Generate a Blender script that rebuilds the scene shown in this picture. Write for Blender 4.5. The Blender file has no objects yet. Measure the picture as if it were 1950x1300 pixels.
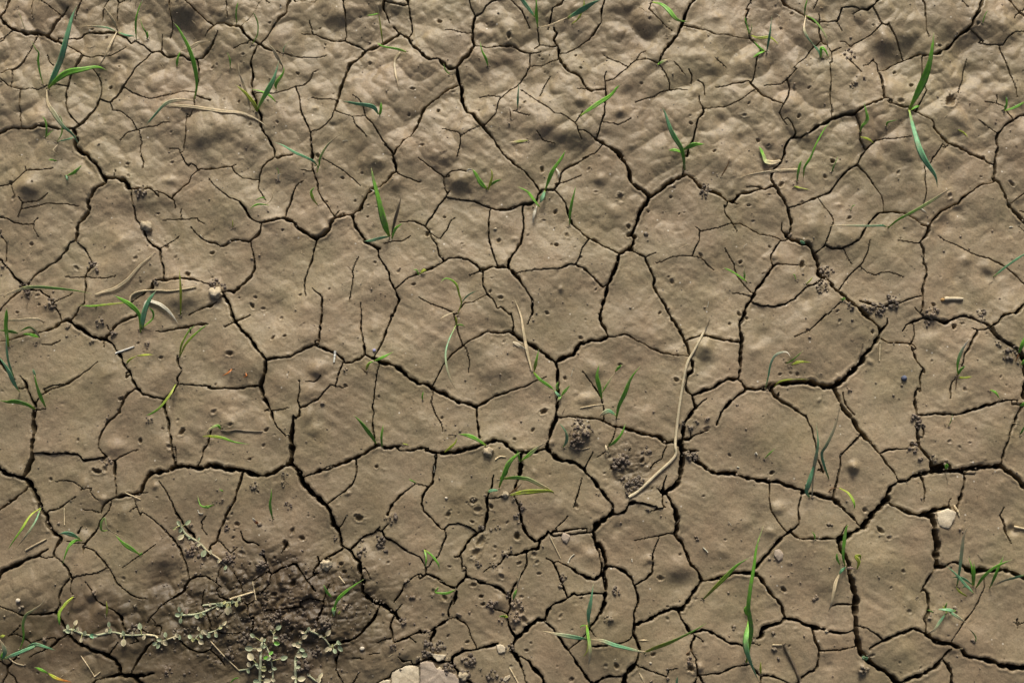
import bpy, bmesh, math, random
import numpy as np
from mathutils import Vector, Matrix, noise as mnoise

random.seed(7); rng = np.random.default_rng(7)
scene = bpy.context.scene
U = 0.0003                      # metres per ground unit (one unit is about one photo pixel)
TILT = math.radians(12.0); DIST = 2400.0

# ---------------------------------------------------------------- camera, sky, sun, exposure
cam_d = bpy.data.cameras.new('camera'); cam = bpy.data.objects.new('camera', cam_d)
scene.collection.objects.link(cam)
cam.location = (0, -DIST * math.sin(TILT) * U, DIST * math.cos(TILT) * U)
cam.rotation_euler = (TILT, 0, 0)
cam_d.sensor_width = 36; cam_d.lens = DIST * 36 / 1950
cam_d.clip_start = 0.01; cam_d.clip_end = 100
scene.camera = cam

SUN_EL = math.radians(29); SUN_AZ = math.radians(2)     # light comes from the top edge of the picture
world = bpy.data.worlds.new('World'); scene.world = world; world.use_nodes = True
wn = world.node_tree; bg = wn.nodes['Background']
sky = wn.nodes.new('ShaderNodeTexSky'); sky.sky_type = 'NISHITA'; sky.sun_disc = False
sky.sun_elevation = SUN_EL; sky.sun_rotation = SUN_AZ; sky.dust_density = 8; sky.air_density = .55; sky.ozone_density = 0.3
wn.links.new(sky.outputs[0], bg.inputs[0]); bg.inputs[1].default_value = 0.085
sd = bpy.data.lights.new('sun', 'SUN'); sd.energy = 3.0; sd.angle = math.radians(19); sd.color = (1.0, .975, .91)
sun = bpy.data.objects.new('sun', sd); scene.collection.objects.link(sun)
to_sun = Vector((math.sin(SUN_AZ) * math.cos(SUN_EL), math.cos(SUN_AZ) * math.cos(SUN_EL), math.sin(SUN_EL)))
sun.rotation_euler = to_sun.to_track_quat('Z', 'Y').to_euler(); sun.location = to_sun * 2
scene.view_settings.view_transform = 'Standard'; scene.view_settings.look = 'None'
scene.view_settings.gamma = 1; scene.view_settings.exposure = 0.15
scene.view_settings.use_curve_mapping = False

# ---------------------------------------------------------------- geometry of the view: where a seen spot lies on the ground
CA, SA = math.cos(TILT), math.sin(TILT)
def P(px, py, z=0.0):
    """a spot seen at photo position (px, py), lying z units above the ground plane"""
    x = (px - 975) / DIST; y = -(py - 650) / DIST
    dx, dy, dz = x, y * CA + SA, y * SA - CA
    t = (z - DIST * CA) / dz
    return (t * dx, -DIST * SA + t * dy)

# ---------------------------------------------------------------- survey of the plot
DATA = """T 0 0
c 5.5 5.5:-10,165 15,165 50,210 90,240 130,270 180,292 250,310 300,297 350,305 420,330 470,355 530,385
c 4 3:530,385 600,410 660,440 690,460
c 2.5 1.2:690,460 760,478 810,470 880,478 940,462 1000,430 1045,398
c 3.5 4:95,-10 75,60 50,120 15,165
c 2 .8:292,-10 292,50 288,120 294,180
c 1 .8:370,45 420,80 470,115 505,138
c 2 4.5:575,75 545,110 510,160 470,230 420,320
c 3.5 1:685,-10 660,50 635,100 622,160
c 1.5 1:895,0 870,40 850,90 847,165
c 3 1.8:965,-10 975,20 968,80 960,170
c 1.5 2:975,20 1020,0
c 2 4.5:500,335 560,330 640,320 690,285 750,270 820,280 880,265 950,262
c 4 3:950,262 1000,290 1050,320 1090,368
c 2.5 3.5:1090,368 1120,340 1180,375 1230,415 1260,435
c 4 4.5 4:1260,435 1325,420 1370,460 1420,467 1480,460 1520,470 1560,495 1620,497 1670,480 1700,440 1740,400
c 3 1:1420,-10 1410,60 1415,130 1425,190 1420,260 1395,310
c 1.5 2.5:1335,280 1330,360 1325,420
c 2 2.5:1500,25 1560,60 1620,110 1690,170 1735,210
c 1 2:1700,310 1735,268
c 2.5 3:1255,440 1220,485 1170,530 1125,580 1080,650 1020,725 980,790 920,858
c 2 2:920,858 870,840 830,818
c 1.5 3 5:765,565 800,610 825,670 842,740 830,810 790,890 740,970 690,1030 620,1095
c 3 3.5 2:690,460 670,505 645,550 580,640 562,720 552,800 552,880 570,930 610,985 655,1040
c 1.5 1.2:920,858 940,920 990,925 1040,955 1100,1010 1137,1080
c .8 1.8 .8:1000,1165 1060,1110 1137,1080 1220,1055 1300,1045 1360,1020 1410,1018
c 1.2 1.2:1155,1090 1170,1180 1160,1240 1168,1300
c 1.5 2:1030,730 1090,770 1160,800 1240,820 1310,808 1400,785 1470,765 1520,752 1610,770
c 4 3:1620,497 1640,580 1632,680 1615,790
c 2.5 .8:1605,830 1615,880 1600,920 1570,980
c 1 3 1:1545,950 1548,1030 1535,1140 1515,1250
c 2.5 3:1615,800 1660,812 1735,830
c 1 1:1400,1232 1480,1232 1485,1260 1510,1300
c 2.5 2.5:-10,635 60,615 130,607 170,590 220,540 260,470 290,400 325,325
c 1.5 .8:130,607 138,680 125,745
c 1.5 2.5:0,650 60,705 110,745 160,765 240,768 290,755 340,765
c 2 1:340,765 400,740 480,712 555,712
c 1.8 1.8:205,775 190,880 195,1060
c 1.2 1.2:40,345 100,315 130,285
c 1 1:0,395 60,360
c 5.5 4:-10,1115 60,1080 130,1075 200,1075 270,1090 340,1072 420,1070 500,1085 560,1088 620,1095
c 6 6:620,1095 640,1130 650,1170 635,1230 660,1260 710,1285 745,1305
c 2 .8:405,470 420,530 455,560
h 985,490 985,555 912,728 760,245 878,315 1420,1100 1470,20,25 820,620 60,270,10 30,705,12
m 580,480,80,2 410,25,120,3 700,640,50,-1.5 160,60,80,1.5
P tall wheat seedling with broad upright blade and wide arching leaf, top left corner
b 70 t:400,730 440,640 500,500 530,400 560,280 600,130 635,50
b 60 g:400,730 470,660 560,600 680,575 800,555 890,585
b 45 st:385,740 395,850 450,940 520,1040 600,1110 665,1220
P small curling green blade left of the tall top left seedling
b 22 g:355,695 330,600 315,500 320,440 290,400 260,340
P thin upright blade beside a curved crack right of the dry forked stalk
b 22 g:1125,330 1120,230 1125,150 1150,60 1180,0
P tiny two bladed sprout at the end of a short groove near the top edge
b 15 g:1215,325 1205,270 1180,230 1150,140
b 25 g:1215,320 1218,290 1215,255
P dry forked straw coloured stalk with thin faded leaves across the upper left crack
b 30 s:970,250 930,160 860,60
b 20 s:970,250 900,120 850,50
b 24 s:965,260 900,390 860,480 790,580
b 22 ts:950,260 880,230 780,220 660,215
b 25 t:980,270 1050,295 1120,300
P long leaning green blade over two bent half dry leaves, upper left
b 45 g:1605,820 1625,700 1610,560 1560,400 1480,250 1430,185
b 36 st:1600,830 1500,825 1400,840 1340,880 1260,970 1200,1035
b 35 s:1330,855 1420,870 1600,885 1830,920 1980,930 2080,965 2140,1000 2210,1050
P short seedling with a dried pale side leaf over the upper left crack
b 28 g:1460,555 1465,490 1490,420
b 35 s:1500,420 1580,390 1650,350 1740,345
P small tuft with one upright blade below the mottled top left leaf
b 20 g:375,1140 385,1080 375,1000 345,955
b 14 g:375,1140 400,1110 440,1070
P small three bladed tuft under the tip of the mottled top left leaf
b 16 g:470,1170 510,1100 510,1000 490,940
b 16 t:470,1170 560,1150 640,1120
b 15 s:480,1190 440,1240 480,1275
P hair thin yellow sprout near the left end of the top edge
b 8 y:205,245 180,170 155,100
T 400 0
c 4 1:0,410 40,360 70,300 75,285
c 2.5 2.5:0,200 40,235
c 2.5 5:0,268 40,235 70,215 130,218 180,240 265,245
c 2.5 .8:140,-10 150,60 155,170
c 1 3:415,35 380,110 340,165 275,235
c 2 1:430,0 500,50
c 4.5 3:665,-10 640,60 630,120 580,170 530,240 500,290
c 1.5 2:500,290 480,330 440,370 430,390
c 4 2:690,0 710,20 780,5 860,0
c 5 3.5 .8:260,250 300,310 350,360 400,390 450,410 540,435 620,455 720,470 780,465 860,468 960,450
c 3.5 4:400,395 370,470 352,540 360,620 350,700 360,780 385,850 395,900
c 5 3:395,900 430,970 425,1050 460,1110 490,1160 530,1230 540,1300
c 1.5 1.2:205,420 260,400 330,380
c 1 2 .8:390,792 490,788 580,770 650,745 710,715 770,705 820,660 850,590 890,570
c 2 3 4:710,725 740,820 755,930 790,1010 820,1060 835,1110 838,1200 845,1300
c 1.5 2 2.5:835,1095 900,1075 960,1030 1010,970 1025,920
c 4.5 5 4:1560,262 1500,295 1430,345 1370,375 1310,390 1270,420 1210,480 1150,530 1120,590 1100,670 1075,740 1060,800 1035,870 1025,920
c 1 2.5 3:750,270 800,265 860,262 920,290 1010,325 1110,325 1180,355 1240,375 1275,400
c .8 1.2:815,160 840,260
c 3.5 1:1100,-10 1115,100 1120,290
c .8 1.2:840,800 900,812 980,812 1040,825
c 2.5 .8:1035,920 1100,945 1180,970 1245,968
c 1.5 .8:1180,970 1200,1040 1250,1095 1300,1145
c .8 2.5 2:1180,790 1230,830 1260,880 1290,980 1340,1030 1380,1090 1430,1170 1460,1205
c 2 3:1440,1205 1485,1240 1515,1280
c 5 4 4:1735,980 1700,1050 1670,1110 1600,1170 1560,1220 1515,1290
c 4 2:1440,5 1430,60 1455,110 1475,175
c 3.5 3.5:1440,5 1510,20 1600,40 1635,20 1630,-10
c 3.5 2:1635,30 1650,110 1665,200 1670,260 1635,300
c 3 4 5:1510,205 1560,255 1635,310 1680,380 1735,430
h 283,475 18,558 58,538,12 265,530,10 500,210,12 118,830 245,855 340,1045 560,1025 725,612 943,350,9 900,215,12 1315,510,14 1640,950 1672,740,20 1470,765,9 890,1285,18 1240,140,10
m 870,740,60,2 875,895,32,1.6 960,420,150,4 1080,100,110,1.5 20,1180,120,-2
P hair thin curved blade rising over the upper left crack junction
b 16 g:345,370 390,290 395,200 370,130 350,100
P tall wheat seedling with yellow green shoot, broad blade and bent straw tip, upper left
b 40 y:385,920 370,870 320,800 270,750 210,700
b 25 s:330,890 310,800 270,680 240,600 235,520
b 52 gt:385,920 430,830 480,740 530,640 570,500
b 34 g:545,735 545,690 600,610 610,550
b 34 s:600,550 560,480 520,410 460,350
P small arched green leaf crossing the broad blade, rooted just right of a crack
b 22 g:545,845 490,790 420,755 330,735
P short seedling with a striped leaf bent left on the smooth upper plate
b 35 g:1400,950 1410,900 1410,840
b 42 t:1390,945 1340,880 1200,855 1090,835
P thin tall pale stalk with a green leaf laid along the big upper crack
b 25 g:1620,430 1540,405 1430,385 1370,350
b 18 ys:1425,370 1415,280 1395,140 1380,60 1355,10
b 15 g:1395,110 1340,125 1290,130
P loose dry leaf bent once below the big upper crack
b 28 s:1570,430 1525,500 1530,600 1555,720
P tiny upright green shoot among three worm holes, upper left
b 14 g:165,575 165,500 140,430
P narrow green blade touching the top edge above a tan straw scrap
b 18 g:220,190 215,100 235,0
P slim dark blade leaning right with a brown tip beside the bent straw, upper left
b 12 ts:600,440 620,380 700,290
T 800 0
c 5 5 4.5:0,430 50,485 90,495 150,480 180,510 230,555 270,560 310,545 350,500 400,450 440,380
c 4.5 4.5:440,380 435,330 430,270 440,200 455,140
c 2 2:455,140 420,60 405,0
c 2.5 3:455,140 510,110 550,60 600,20 650,-5
c 6 5 3.5:300,550 310,610 330,680 345,750 345,820 370,880 390,930 440,945 480,1010 530,1060 570,1110 610,1150 640,1210 680,1270 710,1300
c 4.5 3.5:0,970 30,900 90,840 170,780 240,725 320,692
c 1 1.5:210,245 270,250 340,268 390,275
c 2 2.5 1.5:730,0 790,50 840,110 865,160 905,240
c 2 2:970,240 980,300 980,365
c 1.5 2.5:945,400 990,368 1050,378 1120,385
c 4 3 2:1190,-10 1160,50 1095,80 1080,140 1060,240
c 3 5 3:1105,225 1125,270 1100,330 1130,380 1145,420 1145,470 1180,540 1220,590 1290,620 1325,645 1350,700 1390,740 1415,755
c 3 3:1415,755 1440,742 1520,748
c .8 .8:1300,745 1350,735 1400,748
c 3 3 1:1525,-10 1500,90 1490,190 1440,270 1400,320 1330,365 1260,405 1205,435 1155,440
c 3 4 1.5:510,390 550,408 620,390 700,390 790,392 840,420 890,440 960,440 1000,420
c 1.5 3:450,380 510,390
c 2.5 2.5 2:905,450 905,550 870,620 830,670 790,710 730,750 690,800 655,830 635,900 620,960 580,1000 535,1045
c .8 1.2:930,545 1000,540 1060,515 1130,492
c .8 2 1:835,745 900,790 960,840 1010,880 1060,910 1105,955 1160,955 1210,980 1270,1030 1295,1060 1305,1110 1335,1165
c .7 .7:490,800 570,790 660,805
c 1.5 1.5:1280,1030 1310,985 1340,930
c 1.5 3.5 3:1540,595 1520,640 1525,700 1530,760 1530,850 1520,940 1500,1010 1475,1090 1455,1150
c 1.5 2.5:1540,675 1590,672 1650,620 1700,580 1735,540
c 1 .7:1700,555 1640,510 1570,475 1510,440
c 1.5 2:1500,1022 1570,1030 1640,1045 1690,1025 1735,990
c 2 5.5 6:1340,1095 1390,1115 1450,1160 1490,1190 1550,1220 1620,1260 1670,1300
c 2 2:1490,1225 1440,1280 1350,1300
c 1 1.5:190,1070 260,1080 310,1100 338,1135
c .7 1:530,1030 490,1050 420,1085 338,1135
c 1.5 1.5:338,1135 330,1210 305,1300
c 1 .7:960,1110 1010,1170 1110,1195
c .8 .8:1075,630 1030,700 990,795
c .8 .8:770,930 850,960 905,980
h 735,310,22 160,175,18 985,460 1010,490,10 1285,455 1325,565 270,750 150,910,14 860,860 20,1205,20 595,200,10 550,205,12 485,915,10 250,165,10
m 1660,260,60,2.5 530,280,60,2 1330,840,90,3 1640,940,60,3 1100,730,70,2 1060,1060,110,2.5 100,300,120,1.5 960,330,100,-2 420,680,80,-1.5 700,560,80,-1.5 850,1000,90,-2 1240,1200,120,-2 700,1240,150,-2
P wheat seedling at the top edge with a long mottled teal leaf arching right
b 32 g:970,230 960,130 960,50 955,-40
b 42 t:945,140 900,80 840,0 800,-40
b 22 s:990,225 1060,215 1150,175 1230,140
b 60 t:1220,150 1290,110 1340,80 1420,30 1500,-5
b 22 y:1250,200 1310,150 1350,50 1350,-20
P single short teal blade standing straight beside a branching crack, upper middle
b 22 t:805,890 808,790 815,690
P short green blade at the foot of a muddy embedded straw near the top
b 24 g:560,550 545,490 510,420 495,340
P tiny reddish brown sprout below the short teal blade
b 12 n:750,985 745,930 730,880
P single broad glossy green blade leaning over a vertical crack, upper right of middle
b 46 g:1320,960 1390,910 1480,850 1570,790 1620,730 1650,700
P tiny pale green sprout just above the thick upper crack junction
b 15 g:245,615 210,580 195,530
P short green leaf scrap lying level under a dry straw bit, upper middle
b 26 ys:890,1160 800,1170 725,1175
T 1200 0
c 4.5 5 4.5:545,-10 490,60 455,120 435,190 420,240 380,310 330,370 290,420 255,480
c 3 3:255,480 225,545
c 2.5 3:0,540 50,505 130,515 180,525 225,545
c 1.5 1:50,500 80,455 125,440
c 2.5 1:145,105 180,150 240,200 290,240 345,275
c 2 2:170,50 150,100
c 3 2.5 1.5:435,225 500,235 560,250 620,255 700,290 800,300 900,312 985,315
c 3 1:1000,0 960,70
c 3 3 1.5:980,80 950,150 955,200 980,260 990,310 1040,360 1070,400 1075,440 1045,480 1030,560 1025,620 1010,670
c 2 2:235,550 280,620 320,690 318,755
c 1.5 1.5:470,752 400,745 318,755 240,775 190,810 120,825 40,855
c 1.2 1.2:355,530 400,580 445,635
c 2 2:480,590 505,640 500,700
c 1.5 2:555,670 605,705 610,800
c 2 3.5 3:565,800 570,860 595,905 600,935 560,985 535,1080 520,1150 490,1210 465,1290
c 2 2:595,907 660,900 740,890 820,875 900,840 960,800 1020,755
c 1 3:700,725 780,715 850,690 920,690 980,672
c 3 4 2:980,672 1025,735 1080,780 1150,820 1200,850 1250,882
c 1 2 1.5:1105,712 1180,700 1240,700 1290,665 1355,600
c 2.5 2.5 1:1290,665 1310,740 1290,820 1250,885 1225,940 1250,990 1285,1045
c 1 2.5:1335,585 1380,540 1440,495 1480,430 1510,405 1560,365
c 5 4.5:1230,-10 1270,55 1330,90 1400,130 1450,165 1500,200 1550,210
c 2 4 3.5:1550,130 1555,240 1550,300 1580,370 1620,390 1650,440
c 2 1:1545,0 1505,95
c 2.5 2.5:1560,198 1620,192 1700,192 1720,140 1735,90
c 3 2.5:1650,440 1735,400
c 2 2:1655,440 1657,535
c 1.5 2.5 1.5:1632,545 1645,700 1640,850 1660,940
c 1.5 1.5:1645,930 1650,985
c 1.5 3:1290,985 1325,1030 1360,1110 1340,1135
c 4.5 3 4:1260,1300 1275,1220 1300,1165 1340,1135 1400,1140 1470,1110 1516,1075
c .8 .8:700,500 790,560
h 155,190 320,205,12 295,322 90,705 490,972 495,1035,18 975,865 940,960,20 1380,980,22 1345,750 1465,745 690,1260,18 1055,1160 1245,245 1325,130 1135,1205,12 1520,970,12
m 560,330,75,2.5 1130,920,60,4 530,770,50,2 450,480,95,2.5 900,570,130,4 680,560,70,2 480,60,120,2 710,150,50,2 150,340,80,-1.5 1180,560,90,-1.5 760,1000,60,-2 1350,560,80,1.5 60,1180,120,2 930,1150,90,-1.5
P seedling with one leaf curving right beside a small beige stone at the top edge
b 45 g:185,20 260,40 320,90 370,150 420,175 480,180
P green seedling with a leaf arching right beside its teal neighbour, top right of middle
b 20 g:985,285 960,200 945,140
b 15 g:985,285 1000,240 1005,190
b 30 y:1000,295 1060,315 1150,310 1200,345 1225,370
P slender teal upright blade with two short leaves spread left at its foot, upper right
b 26 t:1125,440 1140,350 1155,260 1170,130
b 26 g:1115,430 1060,390 1020,340
b 26 g:1110,425 1060,445 1010,480
P short blade lying across the crack junction right of the upper middle
b 28 gs:225,535 270,510 335,485
P upper right seedling whose two long drooping leaves form a loop over the crack
b 18 g:1440,130 1445,60 1470,-30
b 20 gs:1450,130 1520,170 1590,260 1630,350 1620,430
b 25 st:1450,130 1435,240 1470,320 1550,410
P small seedling with two drooping teal leaves beside the looped leaves, upper right
b 35 t:1575,480 1550,420 1510,370
b 35 g:1575,480 1578,400 1610,420 1640,480
P wheat seedling with a tall teal blade and two flat side leaves, upper right of centre
b 50 gt:450,1400 440,1300 420,1220 370,1140 330,1060 290,940 265,885
b 48 g:430,1240 520,1195 620,1190
b 36 g:430,1260 370,1240 315,1240
T 1550 0
c 4.5 5 5:0,1075 60,1045 120,1005 190,980 240,965 320,965 380,915 450,885 510,850 570,828
c 3 2:570,828 600,832 630,855
c 3 4.5 5:600,860 640,880 700,900 760,903 830,930 880,960 940,990 970,1030 975,1070 1010,1110 1060,1150 1110,1185 1180,1210 1250,1250 1330,1285 1400,1302
c 3 2:830,930 850,900 870,850 925,750 910,720
c 2 2:885,475 893,580 885,650 910,720
c 3.5 3 1.5:570,820 560,720 545,640 525,580 520,530 490,510
c 1 1:490,490 450,540 400,555
c 2 5 4.5:545,595 600,570 660,530 740,495 800,480 870,465 940,470 1000,460 1080,415 1120,380 1170,320 1230,270 1290,220 1330,140 1360,60 1390,-10
c 2 2.5:740,490 700,400 660,320 610,240 600,220
c 2 2:600,240 545,215 520,170 475,85
c 2 2 1.5:545,220 500,270 460,305 400,330 340,360 300,390 250,350 215,350
c 1 4 4.5:310,132 380,95 430,98 480,60 520,20 525,-10
c 2.5 2.5:360,95 300,75 220,85 210,140 185,190
c 1.5 1:185,200 230,270
c 2.5 1:275,505 330,560 385,610
c 3 2.5 .7:870,-10 905,60 905,180 920,270 937,320
c 2 2:1000,0 1130,5
c 1.2 .7:1190,0 1260,75
c 2 1:1280,250 1340,290 1400,340
c 1.5 2 1.5:1365,350 1430,370 1550,380 1590,320 1650,280 1745,265
c 2 2 1:1525,380 1540,440 1580,560 1610,640 1640,720 1660,820
c 4.5 5:1610,-10 1650,50 1700,100 1745,120
c 2 .8:1700,105 1660,130 1650,160
c 1 2 1:1270,480 1250,570 1220,680 1185,775
c 3 2.5 2:335,975 360,1050 370,1120 365,1170 415,1250
c 3 2 .7:380,1300 430,1240 500,1170 560,1165 640,1165 790,1140
c 1.5 2.5:1055,1195 990,1300
c 1.5 .8:1110,1190 1075,1230
c 3.5 3.5 4:1745,955 1690,965 1640,1010 1590,1030 1510,1110 1500,1170 1520,1220 1505,1300
c 1.5 .8:1500,1105 1420,1045 1355,995
c 2 2:1570,925 1600,960 1630,1000
c 1.5 1:1400,850 1450,850 1560,890
c 1 1:1500,790 1500,860
h 665,600,18 800,712,18 1030,390,15 1340,212,18 1120,840,46 700,855,28 480,230,12 990,395,8 1460,445,8 1710,605,10
m 560,380,110,3.5 1550,240,140,2.5 1080,250,90,1 1400,650,80,1.5 1280,600,90,-2 860,410,90,1 1500,560,80,1 1560,780,60,2 110,60,110,-3 90,130,70,-3 1180,1000,100,1.5 350,850,90,-1
k 290,450,50,1 410,650,25,1 330,700,30,0
P large wheat seedling, broad blade up and long pale blade hanging down, top right
b 72 g:785,905 850,780 910,650 950,530 975,400 990,270
b 62 t:785,910 810,1020 840,1130 870,1230 920,1330 1000,1450 1020,1550
b 30 g:800,910 840,885 875,875
P seedling with two green leaves spread in a V near the upper right edge
b 26 g:1570,915 1590,860 1585,795
b 30 g:1570,915 1640,895 1700,865 1745,835
P kinked green blade with a yellow green side leaf over a short crack, upper right
b 35 g:380,1090 400,1040 440,990 430,920 410,840
b 22 y:385,1130 450,1150 500,1190
P tiny sprout bent right in the middle of an upper right plate
b 20 g:600,1045 610,1010 690,990
P little yellow green leaf lying loose left of the right edge crack
b 14 y:1190,1070 1240,1100 1275,1140
P faint thin green sprout near the top right corner
b 12 g:1390,200 1410,130 1435,85
T 0 300
c 6 6 6:725,-10 760,30 810,70 835,120 870,180
c 6 7 6:870,180 960,185 1040,210 1080,265 1150,275
c 4 2:1150,275 1240,262 1280,285 1310,325
c 1.5 2.5:1290,280 1350,295 1410,335
c 3.5 4 2:1420,338 1470,280 1550,215 1580,150 1635,105
c 2 3:1630,105 1740,92
c 3 1.5:1640,105 1610,65 1575,50
c 2 1:1500,-10 1530,45 1560,75
c 2 1:1415,338 1438,350 1445,420
c 6 6 5:870,180 885,220 830,245 780,285 750,340 725,385 740,430 700,490 655,540 640,600 632,675
c 4 3 3:632,675 580,700 540,780 500,830 460,865 390,900 320,945 270,1000 235,1040
c 2 2.5:632,695 690,745 730,810 768,885
c 5 3:768,890 720,940 700,1000 720,1080 700,1150 705,1210
c 3 3:705,1210 660,1240 625,1300
c 1 1.5:540,980 640,990 760,990 880,1000 960,980
c 2.5 3.5 3.5:1100,280 1100,370 1118,440 1120,510 1160,565 1190,600 1215,670 1265,735 1320,755
c 1.2 1:1325,752 1400,705 1475,650
c 4 3.5 3:1320,755 1330,850 1355,910 1355,1020
c 4 3:1265,1080 1255,1040 1300,1010 1355,1020 1430,1010 1500,998 1580,1010 1640,1025 1735,1050
c 4 1:1260,1070 1200,1110 1130,1160 1075,1200
c 2 2:-10,252 60,235 110,225 130,210 240,122 350,125 465,115
c .8 .8:225,95 240,122
c 1.5 1.5:110,250 135,330
c 1.5 1:175,345 210,395 200,430 160,500
c 1.5 1:210,395 270,385 340,370 415,315
c .8 1.5 .8:215,440 350,405 410,390 500,388 580,395 650,403
c 3 2:-10,495 50,505 130,545 200,557 285,557
c .8 1.2 .8:330,505 290,545 290,600 325,665
c 1 1.5 2.5:0,640 55,700 48,780 40,850
c 3.5 4:30,880 80,920 120,985 180,1045 
c 5 2.5:235,1040 190,1070 150,1110 100,1160 20,1245
c 4 3:190,1060 260,1090 330,1095
c 3 3:330,1100 400,1150 450,1220 490,1300
c 2 1.5:1170,-10 1190,50 1190,100
c .7 1.5 .8:1350,510 1430,508 1520,512 1620,498 1640,525 1690,548
c .8 .8:1488,420 1495,505
c 1.5 2.5:1575,575 1620,630 1680,680 1740,700
c .7 .7:960,120 950,170
c 3.5 2:1740,1225 1640,1260 1560,1300
c 1.5 1.5:470,1180 600,1120
h 1070,165 960,120,10 1420,40,18 1060,60 1300,460,16 265,720,18 195,850,9 630,910,18 1125,840,20 1155,775,8 1380,740,14 1450,825,16 1555,970,24 525,1110,10 310,1140,20 320,1215,14 145,1280,12 1165,1030 130,345,20 590,548,8 1360,690,10 100,220,16
m 250,280,150,2 1400,190,60,2.5 560,60,120,-2 1000,700,60,1.5 950,600,60,1.5 1550,1150,150,3 940,250,100,-2 300,590,80,1
k 770,905,50,1 30,885,30,0 220,1120,50,1 420,1210,55,1 1165,290,45,1 200,1050,35,1 1290,1020,30,1
R 1210,570,45,c:cream coloured crumbly pebble sitting on a crack, left of the middle
P tiny bent green sprout in the bare mud at the upper left
b 30 g:555,150 610,125 650,90 675,60
b 22 t:545,145 560,195
P tiny green sprout on a dark bump near the left edge
b 20 g:470,30 430,20 400,22
P long horizontal green blade with a yellow tip meeting a bent straw, left side
b 34 sg:30,1145 80,1120 150,1095 220,1072 330,1068 500,1082 640,1100 760,1125
P short yellow green upright blade left of centre standing on a rounded lump
b 26 y:1490,1300 1490,1200 1490,1100 1485,1000 1480,920
S long bent straw curving up from the tip of the horizontal green blade, left side
b 34 s:780,1130 860,1105 950,1080 1050,1010 1120,930 1180,870 1240,820 1290,770
S thin pale bent straw arched over a hollow, left side
b 20 s:1070,1190 1085,1140 1150,1105 1280,1095 1420,1100 1620,1068
P bushy seedling with two broad dark blades and a pale bent leaf, left side
b 45 g:1160,1440 1150,1300 1080,1220 1000,1170 940,1135
b 60 t:1170,1420 1190,1290 1230,1180 1290,1095
b 40 w:1180,1400 1200,1200 1290,1200 1360,1240 1420,1300 1470,1370
b 26 g:1180,1400 1260,1330 1260,1270 1220,1230
b 22 yg:1060,1195 900,1210 760,1225 640,1218
T 400 300
c 2 3 1:-10,90 80,92 180,85 225,65
c 2 2:190,90 210,130 270,175 340,178 405,183
c 4 2.5 1.5:540,5 480,40 430,90 410,150 410,183 402,260 440,320 460,360
c 3.5 4:540,5 570,22 600,0
c 3 3:600,2 690,-5
c .8 3 3.5:-10,180 40,240 100,295 170,340 250,370 290,430 330,500 370,530 430,545
c 5 5.5 5:430,545 500,530 560,510 620,508 680,530 730,580 790,620 830,655 880,662
c 5 5.5 5:880,662 940,640 980,600 995,540 1040,490 1100,480 1180,462 1225,430
c 6 5 5:1225,430 1260,360 1310,290 1330,260 1400,235 1460,195 1510,145 1545,130
c 5 5:1545,130 1530,60 1510,-10
c 3 2:1225,440 1245,430 1260,410
c 2 2.5:1555,145 1620,165 1690,190 1735,195
c 1 3 4:770,195 710,240 680,320 655,400 620,500
c 4 3 2.5:840,-10 850,110 885,200 890,280 930,350 980,410 1025,485
c 1 1:1065,435 1030,480
c .8 1.8 .8:930,10 1010,50 1100,110 1190,180 1240,230
c .8 .8:755,115 840,118
c 4.5 5 4:1170,475 1200,570 1250,640 1280,690 1340,720 1400,745
c 3 3.5 3.5:1385,745 1390,810 1430,870 1470,940 1485,1010 1520,1085 1565,1165
c 3.5 3.5:1565,1165 1530,1240 1500,1300
c 2.5 3:1530,1080 1600,1020 1660,980 1735,950
c 4.5 4 3:430,550 425,610 390,660 325,700
c 3 3.5:325,700 290,685 220,685 160,700 120,725 80,730
c 2.5 3:-10,697 40,700 80,730
c 2 4 5:340,710 350,780 368,840 365,920 340,980 290,1030 240,1075 190,1115
c 2.5 3 1.5:878,675 850,780 815,890 780,1000 775,1080 790,1140
c 1.2 3 3.5:835,1070 880,1110 925,1150 925,1300
c 1 2 1.5:1225,815 1190,880 1175,940 1185,980 1170,1080 1152,1190
c .8 2:1240,1190 1250,1300
c 1 1.5 1:1430,705 1490,685 1580,688 1650,645
c 1 3:1560,525 1680,525 1735,545
c 5 6 6.5:90,1110 130,1150 160,1220 185,1300
c 4 4:190,1110 150,1100 110,1110
c 2 3:60,1195 0,1235
h 1090,165 18,785,16 133,795,10 20,990,10 370,1150,18 345,1220,20 435,1240,18 240,1155,14 740,1130,16 600,930,7 675,975,7 960,360,14 1195,355 1305,390,12 1300,485,12 1250,125,14 600,605,12 1555,940,16 1360,860,14 590,1165,8 985,1085,12 1680,1045
m 1550,220,75,3 920,580,70,1.5 450,250,120,-2 200,850,130,1.5 870,450,80,1 300,1050,100,1.5 1370,1000,90,1 1380,30,50,2 1080,530,60,1
k 60,1060,70,1 160,690,18,0
R 45,1120,50,c:dirty cream crumbly clod in a crack junction, left of the middle
P small sprout with a curled pale bud on the upper left plate
b 18 w:565,185 565,150 585,135
b 8 g:565,140 560,100 545,85
P short curved green leaf right beside a vertical crack, upper left of centre
b 30 yg:885,390 850,340 835,280 870,240
P tiny green and straw tangle with an arched brown root, upper left
b 16 s:430,385 480,375 515,330 515,285
b 18 g:485,395 410,385 360,400 325,430
b 12 g:465,355 430,330 370,355
P seedling with one tall bright green blade leaning left and a dry stalk, upper centre left
b 66 g:1480,650 1450,580 1420,480 1390,350 1350,190 1330,85
b 34 t:1480,650 1400,665 1330,685 1270,690
b 28 g:1500,670 1530,590 1590,540
b 34 d:1500,640 1520,540 1550,430 1580,310
S tiny white straw bit beside the tall bright green blade
b 10 w:1320,260 1375,290
P tiny yellow sprout alone on an upper left plate
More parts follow.
